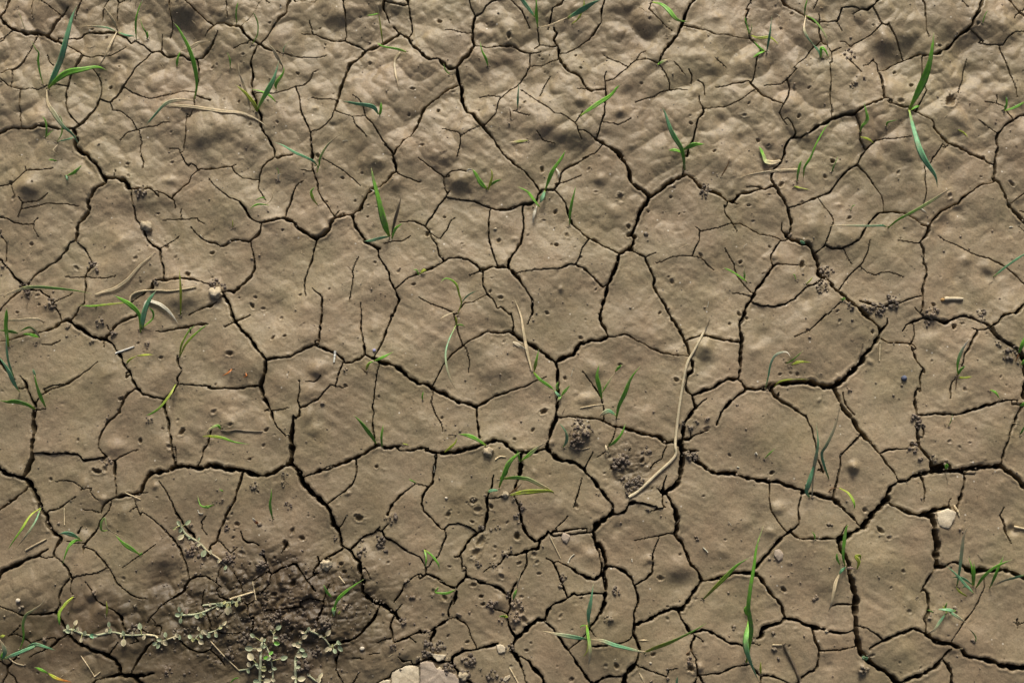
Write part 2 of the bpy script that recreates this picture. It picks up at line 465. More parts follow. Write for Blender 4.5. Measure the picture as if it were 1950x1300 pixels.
b 9 y:185,575 188,540 185,510
P small Y shaped seedling over a crack with two thin arched blades, upper left of centre
b 30 t:885,70 850,30 770,-10 700,-40 600,-100 520,-130
b 22 gs:880,130 900,60 910,0 960,-90 1030,-160 1080,-200
T 800 300
c 2 3:-10,10 60,60 130,110 200,155
c 1 1:200,155 245,158
c 1.5 2.5:215,145 260,115 330,108 380,120
c 1.5 1.5:195,160 200,230 215,280
c 2.5 2.5 3:240,270 200,330 150,390 100,470 40,560
c 4 3 3:700,-10 770,60 850,120 920,190 985,280
c 2.5 2.5 3:-10,545 40,565 80,610 90,650 140,720 150,790 195,850
c 1 2 1:85,620 160,670 220,590 250,510 285,485
c .8 3 4:240,325 330,335 410,345 480,360 540,395 590,420 660,432
c 4.5 4.5:660,432 740,420 820,390 890,378 960,365
c 3 4:960,365 970,310 1010,270
c 4 4 3:1010,270 1060,275 1110,265 1150,215
c 3 3.5:1150,215 1165,120 1220,70 1300,35 1385,-10
c 3 1:1120,220 1200,195 1270,165 1325,145
c 3 3.5 3:1115,275 1160,320 1200,390 1230,480 1260,550 1320,610 1380,665
c 3.5 3 2.5:1380,665 1460,690 1520,735 1580,765 1635,795
c 2 2:1385,680 1340,750 1310,830 1290,885
c 2.5 3 1.5:575,420 565,560 565,650 590,740 610,820 635,885
c 3 3.5 5:848,400 855,500 855,620 830,700 790,770 735,860 732,915
c 5 4:732,915 650,905 600,903 540,918 495,930
c 1 3:405,965 450,955 500,935
c 3.5 4 2:10,950 60,930 130,900 200,850 
c 3 3 3:200,850 230,830 310,825 400,840 460,880 500,930
c 5.5 3.5 3:732,915 780,970 840,1050 900,1130 930,1200 925,1300
c .8 2.5 3:785,960 880,940 1010,928 1130,928 1190,912 1235,885 1285,885
c 3 3.5 3:1285,885 1350,920 1420,985 1480,1045 1510,1065
c 3 2.5:515,940 520,1060 550,1130 600,1175 640,1250
c 3 3:665,1235 700,1265 745,1300
c 1 2 2.5:545,1135 480,1170 430,1195 370,1200 300,1285
c 1.5 2.5:-10,1155 60,1195 140,1220 210,1245 270,1280
c 6 6 6:1640,-10 1690,50 1720,110 1735,180
c 6 7 6:1735,755 1690,770 1640,800 1620,890 1590,970 1545,1050
c 6 5.5 6:1545,1050 1530,1130 1510,1200 1490,1300
c 2 2:1510,1070 1545,1045
h 1005,105,22 1390,98,14 1475,5,12 1450,290,16 1650,335,34 1020,518,14 1115,452,20 1210,643,20 890,645 1085,725 1125,728,20 650,683,22 345,708,14 200,485 1720,640,24 1720,570,20 580,1108,16 665,1160,20 590,1000 1045,1285,20 1450,1090,14 1275,745,10 1325,825,12 60,630,20 1160,858,8 945,930,12
m 340,190,100,3 300,200,60,1.5 1160,1090,32,1.5 200,930,120,2 370,1010,100,-2 1470,190,60,2 900,560,120,1 1600,460,80,2
R 620,590,12,c:tiny cream grain on the narrow plate in the upper middle
P forked green seedling with a pale curled tip on its left leaf, upper centre
b 48 g:550,260 500,210 460,140 430,95
b 20 w:430,100 400,100 380,120
b 26 y:560,270 580,210 595,150 585,90
b 26 g:565,240 620,200 675,180
P seedling with straight green blade above and pale pink tipped leaf below, upper centre
b 40 g:1030,275 1065,180 1100,100 1170,0 1200,-60
b 20 w:1120,90 1145,130 1140,175
b 45 t:1030,275 1010,330 985,380
b 30 w:965,395 940,470 930,545
b 30 g:990,410 960,380 900,300 865,270 800,240
P single upright green blade with a brown foot right of a crack, upper centre
b 30 g:1232,560 1235,470 1250,380 1270,300 1285,235
P sprout with one thin hooked leaf arching left, centre
b 22 yg:310,1290 340,1200 320,1120 300,1050 250,1005 200,1000 162,1040
b 16 t:340,1200 390,1140 470,1095
P stubby green tuft growing out of a crack, left of centre
b 30 y:0,960 30,930 55,935
b 20 g:-10,970 -30,930 -60,925
T 1200 300
c 6 7:-10,160 10,215 40,240 100,270 165,320
c 6 6.5 6:175,320 250,280 300,230 360,190 430,165 465,150
c 6 6.5 6:465,150 510,180 560,230 610,270 680,290 740,320 800,365 840,370
c 4.5 5 2:840,370 880,335 920,300 980,295 1040,275 1075,265
c 1.5 3.5 4:955,250 1000,240 1050,240 1110,268 1160,240 1195,235
c 3 1:840,370 885,392
c 4 2:430,160 440,60 440,-10
c 4 4:1275,-10 1230,60 1170,105 1165,190 1200,235
c 5 5 5:1200,235 1235,300 1270,350 1300,420
c 5 5 2.5:1300,420 1320,470 1335,520 1320,630
c 3 3:1310,412 1420,378 1540,330 1650,285 1700,220 1740,160
c 1.5 1.5:1550,340 1600,410 1650,480 1675,530 1665,555
c 2 2.5 2:1655,580 1620,680 1600,735 1540,785
c 7 6 6:1300,640 1340,670 1410,705 1470,710 1510,760 1540,840 1550,920 1570,975
c 6 6 6:1570,975 1630,1010 1670,1070 1740,1140
c 1.5 4:1255,530 1260,600 1310,640
c 7 6 6:165,320 110,410 70,480 45,570 0,640
c 5 5 2:-10,760 15,720 35,660
c 2.5 3:0,770 60,795 120,825
c 1.5 1:125,825 160,805 210,788
c 3 4 4:120,825 150,900 205,990 195,1060 230,1130 285,1210 320,1300
c .8 1.5 2:210,868 270,855 340,825 410,812 510,818
c 2 1.8:510,818 530,760 570,680 575,610
c 1 1.5 1:535,575 580,612 650,598 740,580 835,545
c 2 2.5 1:840,550 910,550 980,585 1070,630 1150,640 1245,668
c 2.5 2.5 1:800,380 790,410
c 2 2.5 1:770,400 785,475 825,510 850,560 880,610
c 2 1:510,818 580,830 630,870 690,925
c 2 3 2.5:1300,672 1245,680 1190,760 1160,800 1160,850 1180,895
c 3 2.5 2:1180,895 1230,875 1320,880 1390,880
c 4 4.5 5:1180,895 1120,980 1050,1080 1000,1170 960,1230 940,1300
c 1 2 1.5:860,900 890,980 930,1030 1000,1110
c 1 1.2:780,750 820,820 865,885
c 2 3 2.5:1000,1190 1080,1222 1180,1228 1270,1210 1360,1160
c 2.5 3 3:1360,1155 1430,1090 1455,1065 1510,1050 1580,1000
c 1 1.5:1740,1200 1680,1240 1630,1300
c 3 3:1615,735 1660,750 1735,752
c 1 1.5:850,1110 940,1120 990,1145
h 1420,880,28 1245,225,24 580,812,20 910,862,20 345,1022,22 865,420,8 445,460,12 405,468,10 1100,955,14 335,330,14 1145,310,14 1015,525,12 320,60,10 245,1280,14 1420,370,16 1665,40,20 315,985,12 1155,735 975,400 360,255 900,1290,18 150,448,12
m 1480,600,120,2.5 1350,980,90,1.5 1200,820,60,2 830,280,60,1.5 1020,340,60,1.5 650,1150,90,1.5 300,500,120,-1 1600,1100,60,-1 1460,1170,60,-2
k 620,260,50,1 600,310,35,1 1590,1060,60,0 1620,940,60,0 1310,640,20,0
R 130,630,22,m:small mud coloured crumb pair near a big crack, right of centre top
P thin brown stem with a reddish foot, right of centre top
b 14 n:750,160 780,110 810,50 820,0
P seedling with two short upright stems and a long dry leaf lying left, upper right
b 28 g:1375,200 1385,130 1400,60 1420,20
b 28 s:1400,95 1330,98 1250,105 1100,125 980,145 880,170
b 24 g:1430,160 1440,80 1490,0 1530,-100 1600,-230 1650,-290
P short yellow green leaf lying flat below the two upright stems, upper right
b 18 y:1350,238 1400,250 1490,268
P tiny two leaf green sprout in a crack, upper right
b 34 t:1425,705 1400,685
b 30 t:1415,700 1445,710
P small seedling with one green leaf and one pale upright stub, right of centre
b 24 g:965,1025 900,980 830,935 765,908
b 24 gs:945,1000 940,950 940,895
P small sprout with an upright tip on the crack edge, right
b 16 y:1450,1045 1480,1020 1510,980
P tiny hooked sprout inside the rounded plate, right
b 12 g:1370,1010 1355,970 1340,965
S pale broken reed sheath curled over a crack, upper right
b 55 sg:1240,25 1180,45 1120,35 1100,-10 1080,-60 1060,-95
T 1550 300
c 3 2.5:385,-10 350,70
c 3 3:350,70 270,120 190,200 130,290 60,315 -10,345
c 2.5 2.5 1.5:350,75 430,150 500,260 550,330 565,380 570,440
c 2.5 3:90,725 160,748 230,752 300,720 370,680 410,600
c 3 4 4:410,600 450,540 530,465 640,452 720,465 790,490 850,530 935,580
c 1.5 1.5:35,340 80,410 140,480 158,540 130,600 
c 4 4:940,580 980,520 1040,450 1110,410 1190,375
c 4 3.5 2.5:1190,375 1220,330 1300,280 1380,225 1480,210
c 5 5 5:1505,-10 1490,80 1480,180 1530,220 1570,290 
c 5 6 6:1570,290 1620,400 1670,460 1740,520
c 2 2.5:1370,-5 1430,35 1480,50
c 3 2:985,-5 955,50 
c 1.5 2.5 1:912,75 910,200 920,290 900,395
c 1 2:1640,370 1690,330 1740,290
c 1.5 1:1710,435 1740,440
c 1 .7:1700,555 1735,590
c 5 5 4:940,580 930,640 865,705
c 3.5 3 3:865,705 905,760 900,850 895,885
c 3 3.5 3:905,885 925,930 910,1020 890,1080 890,1150 887,1260
c 1 .8:850,712 780,700 690,690
c 2 3 3:885,1150 810,1160 760,1175 715,1200
c .8 2 3.5:1025,650 1080,685 1160,710 1260,760 1370,810 1460,830 1530,860
c 3.5 3 3:1530,860 1600,905 1670,960 1740,1025
c .8 2 2:460,680 440,790 410,860 370,900
c 2 2.5:370,900 290,970 240,1040 205,1100
c .8 1.5 .8:380,900 440,945 510,970 560,945 610,945 680,970 740,990
c .7 .7:245,765 280,830 315,880
c 5 6 6:0,760 30,850 40,970 110,1010 160,1070 240,1150 340,1220 440,1305
c 2.5 2:75,1000 0,1050
c 1.2 1.2:200,1205 110,1300
c 1.5 2:825,1240 860,1280 900,1300
c 4 4.5:1740,1200 1690,1250 1640,1300
c 3 4:1640,1290 1560,1305
c 4 4:380,1185 450,1200 540,1235 650,1200 715,1200
h 685,138,20 1380,158,14 1630,220,22 1120,315,24 287,505,18 150,40,18 90,162,24 710,675,10 1645,840,12 740,592,10 800,905,12 980,1220,16 185,1275,12 1035,990,8
m 700,350,90,-2 800,40,70,2 1070,560,80,-2 1160,970,100,-2 1430,900,80,2 1430,970,60,-2 1260,840,60,2 1550,960,60,-1.5 600,590,100,1.5 700,830,140,1.5 230,630,90,1.5 500,30,80,2.5 1180,440,80,-2
k 450,1230,60,1 540,1250,60,1 640,1180,50,1 300,1220,40,1 1385,1280,40,1 660,1220,45,1 970,1280,60,0
R 1060,1175,16,o:small orange tan pellet touching the end of the short cream straw
S short thick cream straw segment lying level near the right edge
b 38 C:1075,1165 1232,1165
S two pale seed husks crossed under the leaning green blade, upper right
b 14 w:870,410 930,455
S tiny white fleck straw near the right edge
b 10 w:1610,573 1642,571
P seedling with long green blade leaning right, pale dry leaf laid left, upper right
b 30 gs:610,580 700,510 850,430 1000,340 1080,285 1148,245
b 24 ts:600,570 560,562 440,565 320,562 200,562 90,572
P slender grey green blade leaning out past the right edge from an orange foot
b 24 t:1480,985 1560,920 1640,860 1735,800 1850,740
P faint small green sprout at the upper right beside a worm hole
b 16 g:145,120 165,70 200,-10
P tiny curved sprout on a smooth plate, upper right
b 12 g:300,440 315,405 345,390
P tiny three leaf green sprout in the big crack, right side
b 22 g:240,1180 225,1160
b 22 g:240,1175 250,1150
b 20 g:235,1170 262,1162
T 0 600
c 2 3 5:-10,225 100,205 180,180 250,165 320,145
c 5 5 6:320,145 400,120 460,95 500,60 560,35
c 2.5 2.5:490,-10 505,45
c 3 3:625,-5 590,35
c 6 6 6:560,35 620,80 690,130 750,180 810,185 870,200
c 4.5 4 4:870,195 900,140 960,75 1020,40 1140,-5
c 1 1.5:890,110 880,80
c 4 4 4.5:870,200 930,240 960,300 1010,370 1060,460 1105,540 1130,600
c 4 3.5 4:1130,605 1180,645 1260,680 1350,690
c 5 4 3.5:1350,690 1345,740 1370,840 1400,970 1415,1060 1430,1160 1450,1240
c 4 3.5 3:1120,605 1060,650 1020,720 980,800 900,870 840,960 815,1040
c 2.5 2.5 3:815,1040 820,1100 870,1155 900,1190 940,1200
c 4 4:940,1200 945,1300
c 3 2 1:940,1200 990,1165 1060,1130 1140,1105
c 3 3.5 3:270,1135 400,1138 540,1138 650,1145 690,1200 780,1180 870,1165
c 2.5 3.5 1:290,735 350,660 430,610 530,580 620,530 700,475 760,430 805,390
c 1 1.5:365,610 440,580 525,570
c 7 7 6:280,780 270,870 280,960 270,1080 260,1180 210,1300
c 1.5 4 5:170,500 215,545 240,630 260,700
c 4 4:260,700 290,745 280,790
c 2 1:290,780 380,770
c 6 5 3:-10,370 30,420 70,480 130,530
c 2 1:160,600 190,610
c 4 3 4:1470,340 1475,410 1500,460 1460,510 1465,570 1420,640 1350,690
c 2 2.5:1475,565 1600,578 1740,590
c 1.5 4 2.5:1285,128 1340,135 1420,118 1520,105 1600,85 1720,75
c 2 2:1570,150 1560,110
c 7 6 6:1240,1300 1300,1295 1380,1280 1450,1245 1540,1245 1640,1265 1740,1245
c 2 3 5:1630,1240 1670,1160 1675,1100 1710,1060 1740,960
c .8 .8:350,245 430,245 500,215
c 1 1:850,215 855,265
c 1 3:1040,480 1045,510
h 1005,692,20 985,795,16 1465,862,16 1340,935,12 1500,960,28 1330,350,18 1525,345,12 1155,1035,18 1400,1085,20 645,1030,14 500,1040,10 770,1275,20 405,340,8 25,630,10 1140,230,12 850,1190,20
m 950,1090,80,3 910,470,70,1.5 1350,1080,120,2 1550,1080,100,2 200,1200,80,-1.5 1280,400,110,-2 1650,980,80,1.5
k 935,155,42,1 825,65,40,1 755,215,25,0 1210,240,35,1 290,235,22,0 1230,870,36,1 555,90,25,0
S short white straw piece lying across a crack, left of the middle
b 18 W:950,315 1110,258
P small sprig of green and yellow leaf bent to the right beside a crack, left side
b 20 y:1040,400 1075,365 1130,335
b 20 y:1130,335 1200,328 1270,325
P two tall slim yellow green blades rising from a crack, left of centre
b 22 yg:1480,350 1500,240 1560,130 1610,85
b 24 yg:1485,340 1540,230 1640,130 1720,70
P slim yellow green blade reaching down left from the crack under the two tall slim blades
b 26 yg:1450,570 1400,660 1320,760 1250,810 1200,830
b 18 d:1430,600 1415,660 1400,700
P big green tuft at the left edge with dry curled leaf ends
b 45 g:70,260 50,100 55,0 55,-60
b 28 s:0,40 150,42 280,30 340,45 365,75
b 34 sg:330,185 290,130 240,100 150,140 
b 34 g:150,150 70,130 -10,125
b 30 g:330,185 250,160 180,155
b 28 t:110,500 70,380 55,260 50,160
P broad leaved seedling at the left edge, blades to left, up left and up
b 45 g:290,775 220,735 130,710 60,715 -10,700
b 50 t:160,630 120,560 60,440 -20,330
b 45 g:375,755 330,650 300,560 285,490
b 25 t:290,500 270,440
T 400 600
c 6 6 5:180,-10 210,60 260,120 320,180 380,260 430,330 465,375
c 4 2:210,60 260,35 330,-5
c 2 2:205,65 130,100
c 4.5 5 4:465,375 560,355 660,340 740,305 810,270 880,245
c 4 3:880,250 865,215
c 3.5 3.5:925,-10 910,100 895,240
c 4.5 4.5 4.5:880,250 960,285 1040,315 1090,355 1120,395
c 4.5 5 4.5:1120,395 1180,385 1240,360 1280,325
c 5 6 6.5:1280,325 1340,360 1420,395 1520,420 1590,460 1640,510 1740,575
c 3 3.5 3:1250,-10 1248,140 1270,240 1280,325
c 4 3.5 2.5:1500,-5 1450,120 1410,240 1350,350
c 6 5.5 6:465,375 455,470 445,530 420,590
c 4 4 3.5:420,585 330,585 230,605 120,605 40,605 -10,595
c 6 4 1:420,590 450,680 485,760 520,860 560,930 630,1000
c 1.5 2 1:450,790 530,785 600,780 650,765
c 3 3 2.5:1095,400 1065,500 1035,590
c 1 2 1.5:1130,585 1100,600 1035,590 1000,575 960,620
c 2 3 3:960,620 930,650 890,700 830,730 750,768
c 1.5 3 3:740,540 745,620 725,700 745,770 740,830
c 4 3:740,830 710,855
c 4.5 7 7:690,830 690,900 675,1000 680,1090 670,1180
c 7 6.5 7:670,1180 660,1225 600,1250 530,1300
c 7 8:660,1220 710,1250 740,1300
c 7 7 6:-10,1240 60,1255 120,1275 200,1272 280,1275 360,1300
c 2 2.5 3.5:1390,420 1360,600 1340,760 1345,900 1360,1060
c 5.5 5 4:1370,1075 1300,1120 1200,1180 1100,1215 1000,1255 860,1300
c 4 4.5 2:1370,1075 1450,1095 1510,1080 1575,1073
c 2 4 4:1535,1085 1570,1118 1650,1118 1740,1095
c 2.5 2:1205,1190 1210,1300
c 1.5 3 1:790,550 870,550 920,505
h 168,322,26 520,190,14 615,175,16 585,20,16 35,800,20 175,905,18 470,950,16 540,990,10 445,1080,14 330,1190,12 165,465,10 1370,1250,16 125,100,12 50,575,14 950,1060,8 1115,580,18 1390,670,10 985,1185,7
m 880,470,90,3.5 820,640,100,2.5 820,820,60,2.5 860,950,70,1.5 80,400,140,1.5 130,680,100,1.5 270,700,60,1.5 330,620,60,1 1360,90,80,2 200,900,120,1.5
k 1115,450,18,0 940,725,20,0
S small white paper like sliver standing over a crack, left of centre
b 22 W:1032,292 1028,340 1022,388
R 1355,290,14,v:tiny bluish violet fleck beside a crack junction, centre left
P two coloured sprout with leaves crossing the crack just left of the centre
b 26 yg:1285,455 1310,400 1350,380
b 26 g:1350,380 1430,345 1515,300
b 14 n:1300,485 1270,455 1245,430
P small orange red curled sprout, left of the pair left of the middle
b 18 o:180,445 155,470 95,505
P small orange red curled sprout, right of the pair left of the middle
b 16 o:295,475 300,500 270,515
P green seedling with a broad blade leaning up left at a crack junction, lower centre left
b 44 g:1370,1060 1330,990 1260,900 1185,820
P slim dark green upright blade right of the crack junction, lower centre left
b 26 g:1420,1090 1415,1000 1430,900
P short flat pale green blade lying on the mud by a hollow, left of lower middle
b 30 gs:90,940 60,910 0,940 -40,1000
b 26 yg:-60,1000 0,998 100,1010 200,1045 330,1065
S thin muddy root running level on the mud, left of lower middle
b 16 d:90,950 150,955 220,945 300,955 445,960
P tiny pale green leaf lying flat above a crack, lower centre left
b 10 y:1590,1058 1645,1072
T 800 600
c 6 6 5.5:-10,560 60,575 130,615 230,660 290,700 380,730 460,755
c 4 3.5 1:465,755 540,710 650,655 760,620 860,590 950,545 1045,510
c 4 3.5 3.5:465,755 470,870 490,1010
c 2 3 4:100,580 150,490 210,380 280,310 360,240 440,190 560,140
c 3.5 3 4:560,140 640,150 700,145 740,135 765,150
c 3 3.5 3:750,-10 770,60 768,140
c 5.5 5.5 6:760,145 830,200 900,240 970,275 1040,330 1120,385
c 7 6.5 6:1120,385 1190,350 1270,320 1320,230 1400,215 1480,205 1550,180
c 6 5 3.5:1480,-10 1495,70 1530,120 1550,180
c 3.5 4 3.5:1550,180 1610,185 1680,165 1740,180
c 6.5 5 6:1120,385 1135,470 1140,620 1130,740 1125,840
c 6 6 6:1125,840 1095,930 1060,1010 1045,1100
c 3.5 3.5 5:1130,840 1230,840 1340,848 1450,850 1520,880 1600,915 1740,945
c 1 2.5 2:1340,460 1390,530 1440,600 1490,670 1515,770 1515,855
c 6 6 6:1045,1100 960,1115 880,1135 790,1130 740,1090 680,1040 620,1035 540,1060
c 6 6 5:540,1060 460,1090 380,1105 290,1130 200,1140 130,1130 50,1110
c 3 3:-10,1098 65,1098
c 4.5 3.5:135,1150 110,1300
c 5 6:830,1150 825,1300
c 5 5 4:1060,1115 1120,1175 1180,1205 1240,1200 1310,1240 1360,1280 1380,1305
c 2.5 1.5:1360,1260 1425,1130
c 1.5 1.5 1:1615,940 1590,1020 1555,1075
c 1.5 .8:1530,1125 1465,1170
c 2.5 2 2:275,-10 300,90 330,190 355,245
c 1 1 1:380,270 410,380 400,470
c .8 1.2 .8:105,620 90,720 130,820 180,900 185,960
c 1 1.5:920,-5 885,80
h 690,220,18 1020,795,24 930,950,16 1325,190,20 1195,520,16 1650,410,20 1310,710,10 780,1025,14 1330,570,9 180,845,12 1560,1170,16 1590,1260,24 1365,40,12 1095,160,8
m 80,910,110,4 1370,690,75,3.5 1450,450,100,2.5 480,230,110,2 560,440,120,1.5 1300,950,100,2 1080,1050,35,1.5 700,460,100,1.5
k 1310,1000,90,1 1310,910,60,1 1380,960,50,1 1660,1200,70,1 1290,1060,60,1
R 560,1125,40,c:grey cream crumbly pebble just below a crack, lower centre
S flat dry straw blade pointing straight up over the round pith straw, centre
b 32 s:925,475 880,290 850,120 830,0 780,-130
S thick cream straw tube lying slanted under the dry blade, centre
b 36 C:765,220 880,285
P green seedling next to the dry straw whose leaf crosses to the central crack
b 32 yg:940,465 955,390 980,280
b 34 g:935,470 990,530 1060,580 1110,620
b 30 t:1110,620 1140,660 1165,665
b 30 g:1165,665 1200,620 1240,575
b 26 gs:1165,665 1145,690 1125,715
b 30 g:1135,620 1130,580 1140,545
P thin long leaf arching down to a pale tip, left of the central straw
b 22 ts:295,85 240,200 212,300 215,400 240,500 280,590 325,638
b 22 y:295,85 300,50 290,0
b 14 g:300,80 340,80 370,90
b 16 s:290,-30 200,10 155,50
P tiny upright green shoot left of centre with a thin shadow
b 20 g:20,700 20,660 28,630
P young seedling with an upright spoon shaped blade and one thin forked blade, right of centre
b 42 g:1500,690 1480,600 1460,500 1480,395
b 20 gs:1500,640 1550,560 1610,465
b 24 g:1610,465 1640,430 1665,410
P tall narrow green blade with a twisted pale leaf at its foot, right of centre
b 42 g:1620,850 1640,750 1690,640 1740,520 1820,415
b 42 ts:1620,830 1560,790 1510,810 1470,845
P curved dark green blade left of the crumbly clod, right of centre
b 30 t:1180,1090 1210,1030 1200,960 1145,885
P small seedling with blade leaning right and a curled dry scale, lower centre right
b 30 g:1550,1085 1610,1040 1660,980 1700,885
b 26 s:1530,1070 1540,1110 1560,1150
P green seedling with a yellow and a broad flat leaf rooted in the crack, lower centre
b 40 g:545,1075 460,1020 390,990 310,980
b 24 y:200,1130 250,1090 290,1050 305,1005
b 16 d:230,985 300,985
P star shaped seedling whose blades spread over the lower centre crack
b 26 g:825,1210 810,1150 800,1110
b 36 gs:835,1200 900,1150 970,1090 1050,1040
b 44 g:650,1420 700,1290 750,1200 830,1130
S thin pale rootlets under the crumbly clod, right of centre
b 10 s:1225,1080 1300,1110 1400,1090
S curved dry worm like stem scrap, lower centre
b 14 s:620,1190 660,1165 710,1168
S thin dry straw lying level below the round bump, right of centre
b 10 s:1320,765 1420,745 1520,735
T 1200 600
c 5 5 5:320,-10 370,60 410,120 440,190 470,260 495,340 520,430 510,470
c 2 3 2.5:-10,180 80,225 160,270 260,310 350,330 490,340
c 3 4:480,480 460,560 470,620 510,660
c 4 5:510,660 520,710 540,760
c 6 6 7:540,760 490,830 450,880 440,960 430,1020 400,1050
c 2 2:545,760 590,720 630,690
c 3 4.5 4:465,205 510,180 600,165 680,175 760,200 850,220 920,225
c 5 5.5 5:940,-10 905,80 920,200 910,330 905,430 890,530
c 3.5 5 5.5:515,660 590,635 680,600 740,560 810,530 890,530
c 6 5:890,530 930,570 955,605
c 6 8 8:955,605 1030,610 1100,610 1150,590 1210,570
c 8 9 8:1210,570 1290,560 1380,555 1460,550 1540,570 1640,590 1700,575
c 7 6 5:1685,585 1700,640 1725,700
c 5 4 3:940,630 880,670 830,710 780,770 740,810 715,905
c 6 4 3:1155,620 1190,670 1280,730 1370,780 1450,830
c 3.5 2.5 2.5:1450,830 1500,930 1525,1020 1545,1120 1550,1190 1600,1290
c 2 2:1225,645 1215,690
c 6 5.5 5:400,1050 350,1045 300,1050 230,1000 140,990 60,965 -10,945
c 9 9 8:400,1050 425,1120 430,1200 410,1300
c 5 3 2:440,1020 500,1010 550,985 600,960 650,940
c 1 1:500,1010 500,960
c 5 5 3:440,1110 500,1120 570,1115
c 4.5 5.5 5:500,1130 550,1200 610,1245 670,1290 740,1300 870,1300
c 1.5 1:1350,182 1410,160 1470,135
c 1.5 2.5:1470,135 1530,80 1615,0
c 1.5 2:300,1085 270,1140 265,1175
c 2 1:265,1180 200,1220 165,1265
h 380,535,22 820,72,14 1325,480,14 1285,400,14 1235,490,16 960,25,16 1170,1290,14 100,1200,24 630,940,28 290,237,7 1380,490,18 1090,840,8 1455,130,12 1130,1180,7
m 600,260,100,3 640,390,100,-2 300,720,150,2 620,300,80,2.5 230,200,120,1.5 80,830,120,1.5 1020,290,60,1.5 1100,170,80,-1.5 1560,700,25,1.2 1330,430,60,-1 960,870,250,2
k 430,890,30,1 490,930,25,0 130,1120,36,1 540,890,28,0 630,860,22,0 520,1170,35,1 470,1145,25,0
S long pale reed stalk, bent sharply at its lower third, right of centre
b 30 L:-10,1500 70,1450 220,1310 370,1165 372,1060 395,840 430,600 470,400 530,290 630,95
b 10 d:630,95 658,30
P arching thin teal blade hooked at the top over the wide crack, right of centre
b 24 tw:1115,610 1140,500 1160,400 1200,330 1260,305 1300,310 1325,350
b 18 n:1110,620 1160,580 1205,545
b 16 y:1190,590 1240,545 1340,530 1480,530
P yellow footed seedling with a short leaf pointing right, right of centre
b 28 y:1330,410 1400,385 1495,390
b 18 g:1290,400 1350,360 1425,295
P tiny bare sprout in the middle of the big right plate
b 12 g:1110,1180 1150,1140 1200,1095
S small pale straw flecks on the big right plate
b 14 w:1035,1130 1050,1150
b 12 w:880,1250 900,1255
P tall pair of half dry blades, straw above and teal below, right side
b 34 st:1500,1500 1510,1300 1530,1180 1550,1050 1535,890
b 34 ts:1640,1350 1600,1240 1580,1140 1620,1070 1680,940 1720,800 1727,750
T 1550 600
c 5 5 6:400,-10 460,40 530,80 550,130
c 2 4 5:605,30 600,80 545,135
c 6 8 8:550,130 510,220 450,290 400,370 330,450 250,530 185,575
c 7 6 8:165,600 200,680 240,770 300,840 360,930
c 8 6 3.5:360,930 430,1010 500,1090 540,1140
c 3 2.5:540,1140 600,1220 670,1300
c 3 3.5 3:545,1135 620,1110 700,1100 790,1100
c 2 4 4.5:555,195 610,225 700,225 790,240
c 3 3 1.5:800,235 835,170 825,90
c 4 4 3:790,250 830,340 880,420 915,470
c 3 2:800,235 840,275
c 3.5 4 2:885,460 870,530 880,630
c 3 5 5:855,600 835,670 840,750 855,820
c 5 5:850,920 855,1060
c 4 1.5:895,930 905,970 895,1010
c 6 6 8:870,1080 910,1140 960,1200 980,1260
c 2 4 5:730,130 760,80 850,45 900,20 990,35 1080,60
c 5 4.5 5:1080,60 1160,20 1240,10 1310,20 1390,65 1450,95
c 4 4.5 5:1450,95 1510,60 1560,0
c 4 3 1:1450,95 1400,125 1350,128 1305,110
c 3.5 3.5 2:1350,135 1290,230 1240,330 1215,420
c 2 3 1:1165,530 1135,560 1120,690
c 5 5 5:1455,110 1490,180 1560,220 1640,270 1690,310
c 6 8 8:1690,320 1720,380 1740,500
c 10 10:1745,560 1725,600 1725,680
c 4 4.5 4.5:860,815 1000,815 1140,825 1240,805 1330,775 1460,735 1560,705
c 3.5 1.5:1560,705 1665,703
c 2 5:1620,742 1700,740
c 5 4 4:1700,760 1640,890 1590,1050 1550,1180 1535,1245
c 7 6 7:980,1290 1060,1260 1110,1250
c 6 7 7:980,1280 1100,1285 1220,1280 1300,1255 1400,1260 1480,1250 1540,1250 1620,1300
c 3.5 3 3:380,990 300,1070 220,1160 210,1300
c 2 3 1:240,630 270,740 340,820
c 2 2:0,90 90,0
c 3 2:565,190 600,215
h 205,55,18 485,138,16 1110,1045,22 1195,1090,16 1280,1055,14 1225,70,18 1160,95,26 1420,155,10 1580,580,10 1240,615,16 1285,1205,12 1535,512,12 970,380,14 1150,95,20 1040,1115,7 810,1070,26
m 930,230,90,2.5 320,1250,50,2.5 1250,660,80,1.5 1100,730,100,1.5 620,640,100,1 1350,1150,100,1.5 470,380,35,1.5
k 845,850,50,1 880,905,42,1 1610,330,60,1 1520,230,30,0 1660,290,40,1 1390,30,40,1 925,80,35,1 820,1090,45,1 990,1180,30,0 290,610,25,0
R 743,520,24,b:tiny dark blue glossy beetle like fleck on a right hand plate
P small upright seedling with a pale thread tip and three short leaves, right side
b 32 gw:1185,490 1185,400 1210,310 1250,240 1280,200
b 30 g:1190,490 1210,450 1255,415
b 24 y:1195,515 1250,515 1310,505
b 14 n:1170,610 1175,540 1185,480
P tiny bent sprout with a dark seed on the right hand plate
b 22 g:1455,615 1500,640 1535,695
P faint thin sprout standing on the horizontal right crack
b 14 g:1110,915 1130,870 1145,815
P leafy sprout cut by the right edge beside the round clods
b 36 g:1690,310 1715,250 1750,150
b 14 o:1665,380 1690,320
b 32 g:1710,410 1760,350
P small green tuft in the crack at the right edge
b 30 g:1700,750 1740,725 1790,700
P short blade rising at the right edge below the small tuft
b 24 g:1700,985 1730,930 1770,880
P small bright green leaf standing in the dark crack, lower right
b 36 g:1090,1270 1095,1240 1095,1220
S short pale straw hanging down beside the wide slanting crack, right side
b 18 s:545,225 540,375
S loose broken stalk leaning over the wide slanting crack, right side
b 18 d:360,390 385,310 405,235
T 0 850
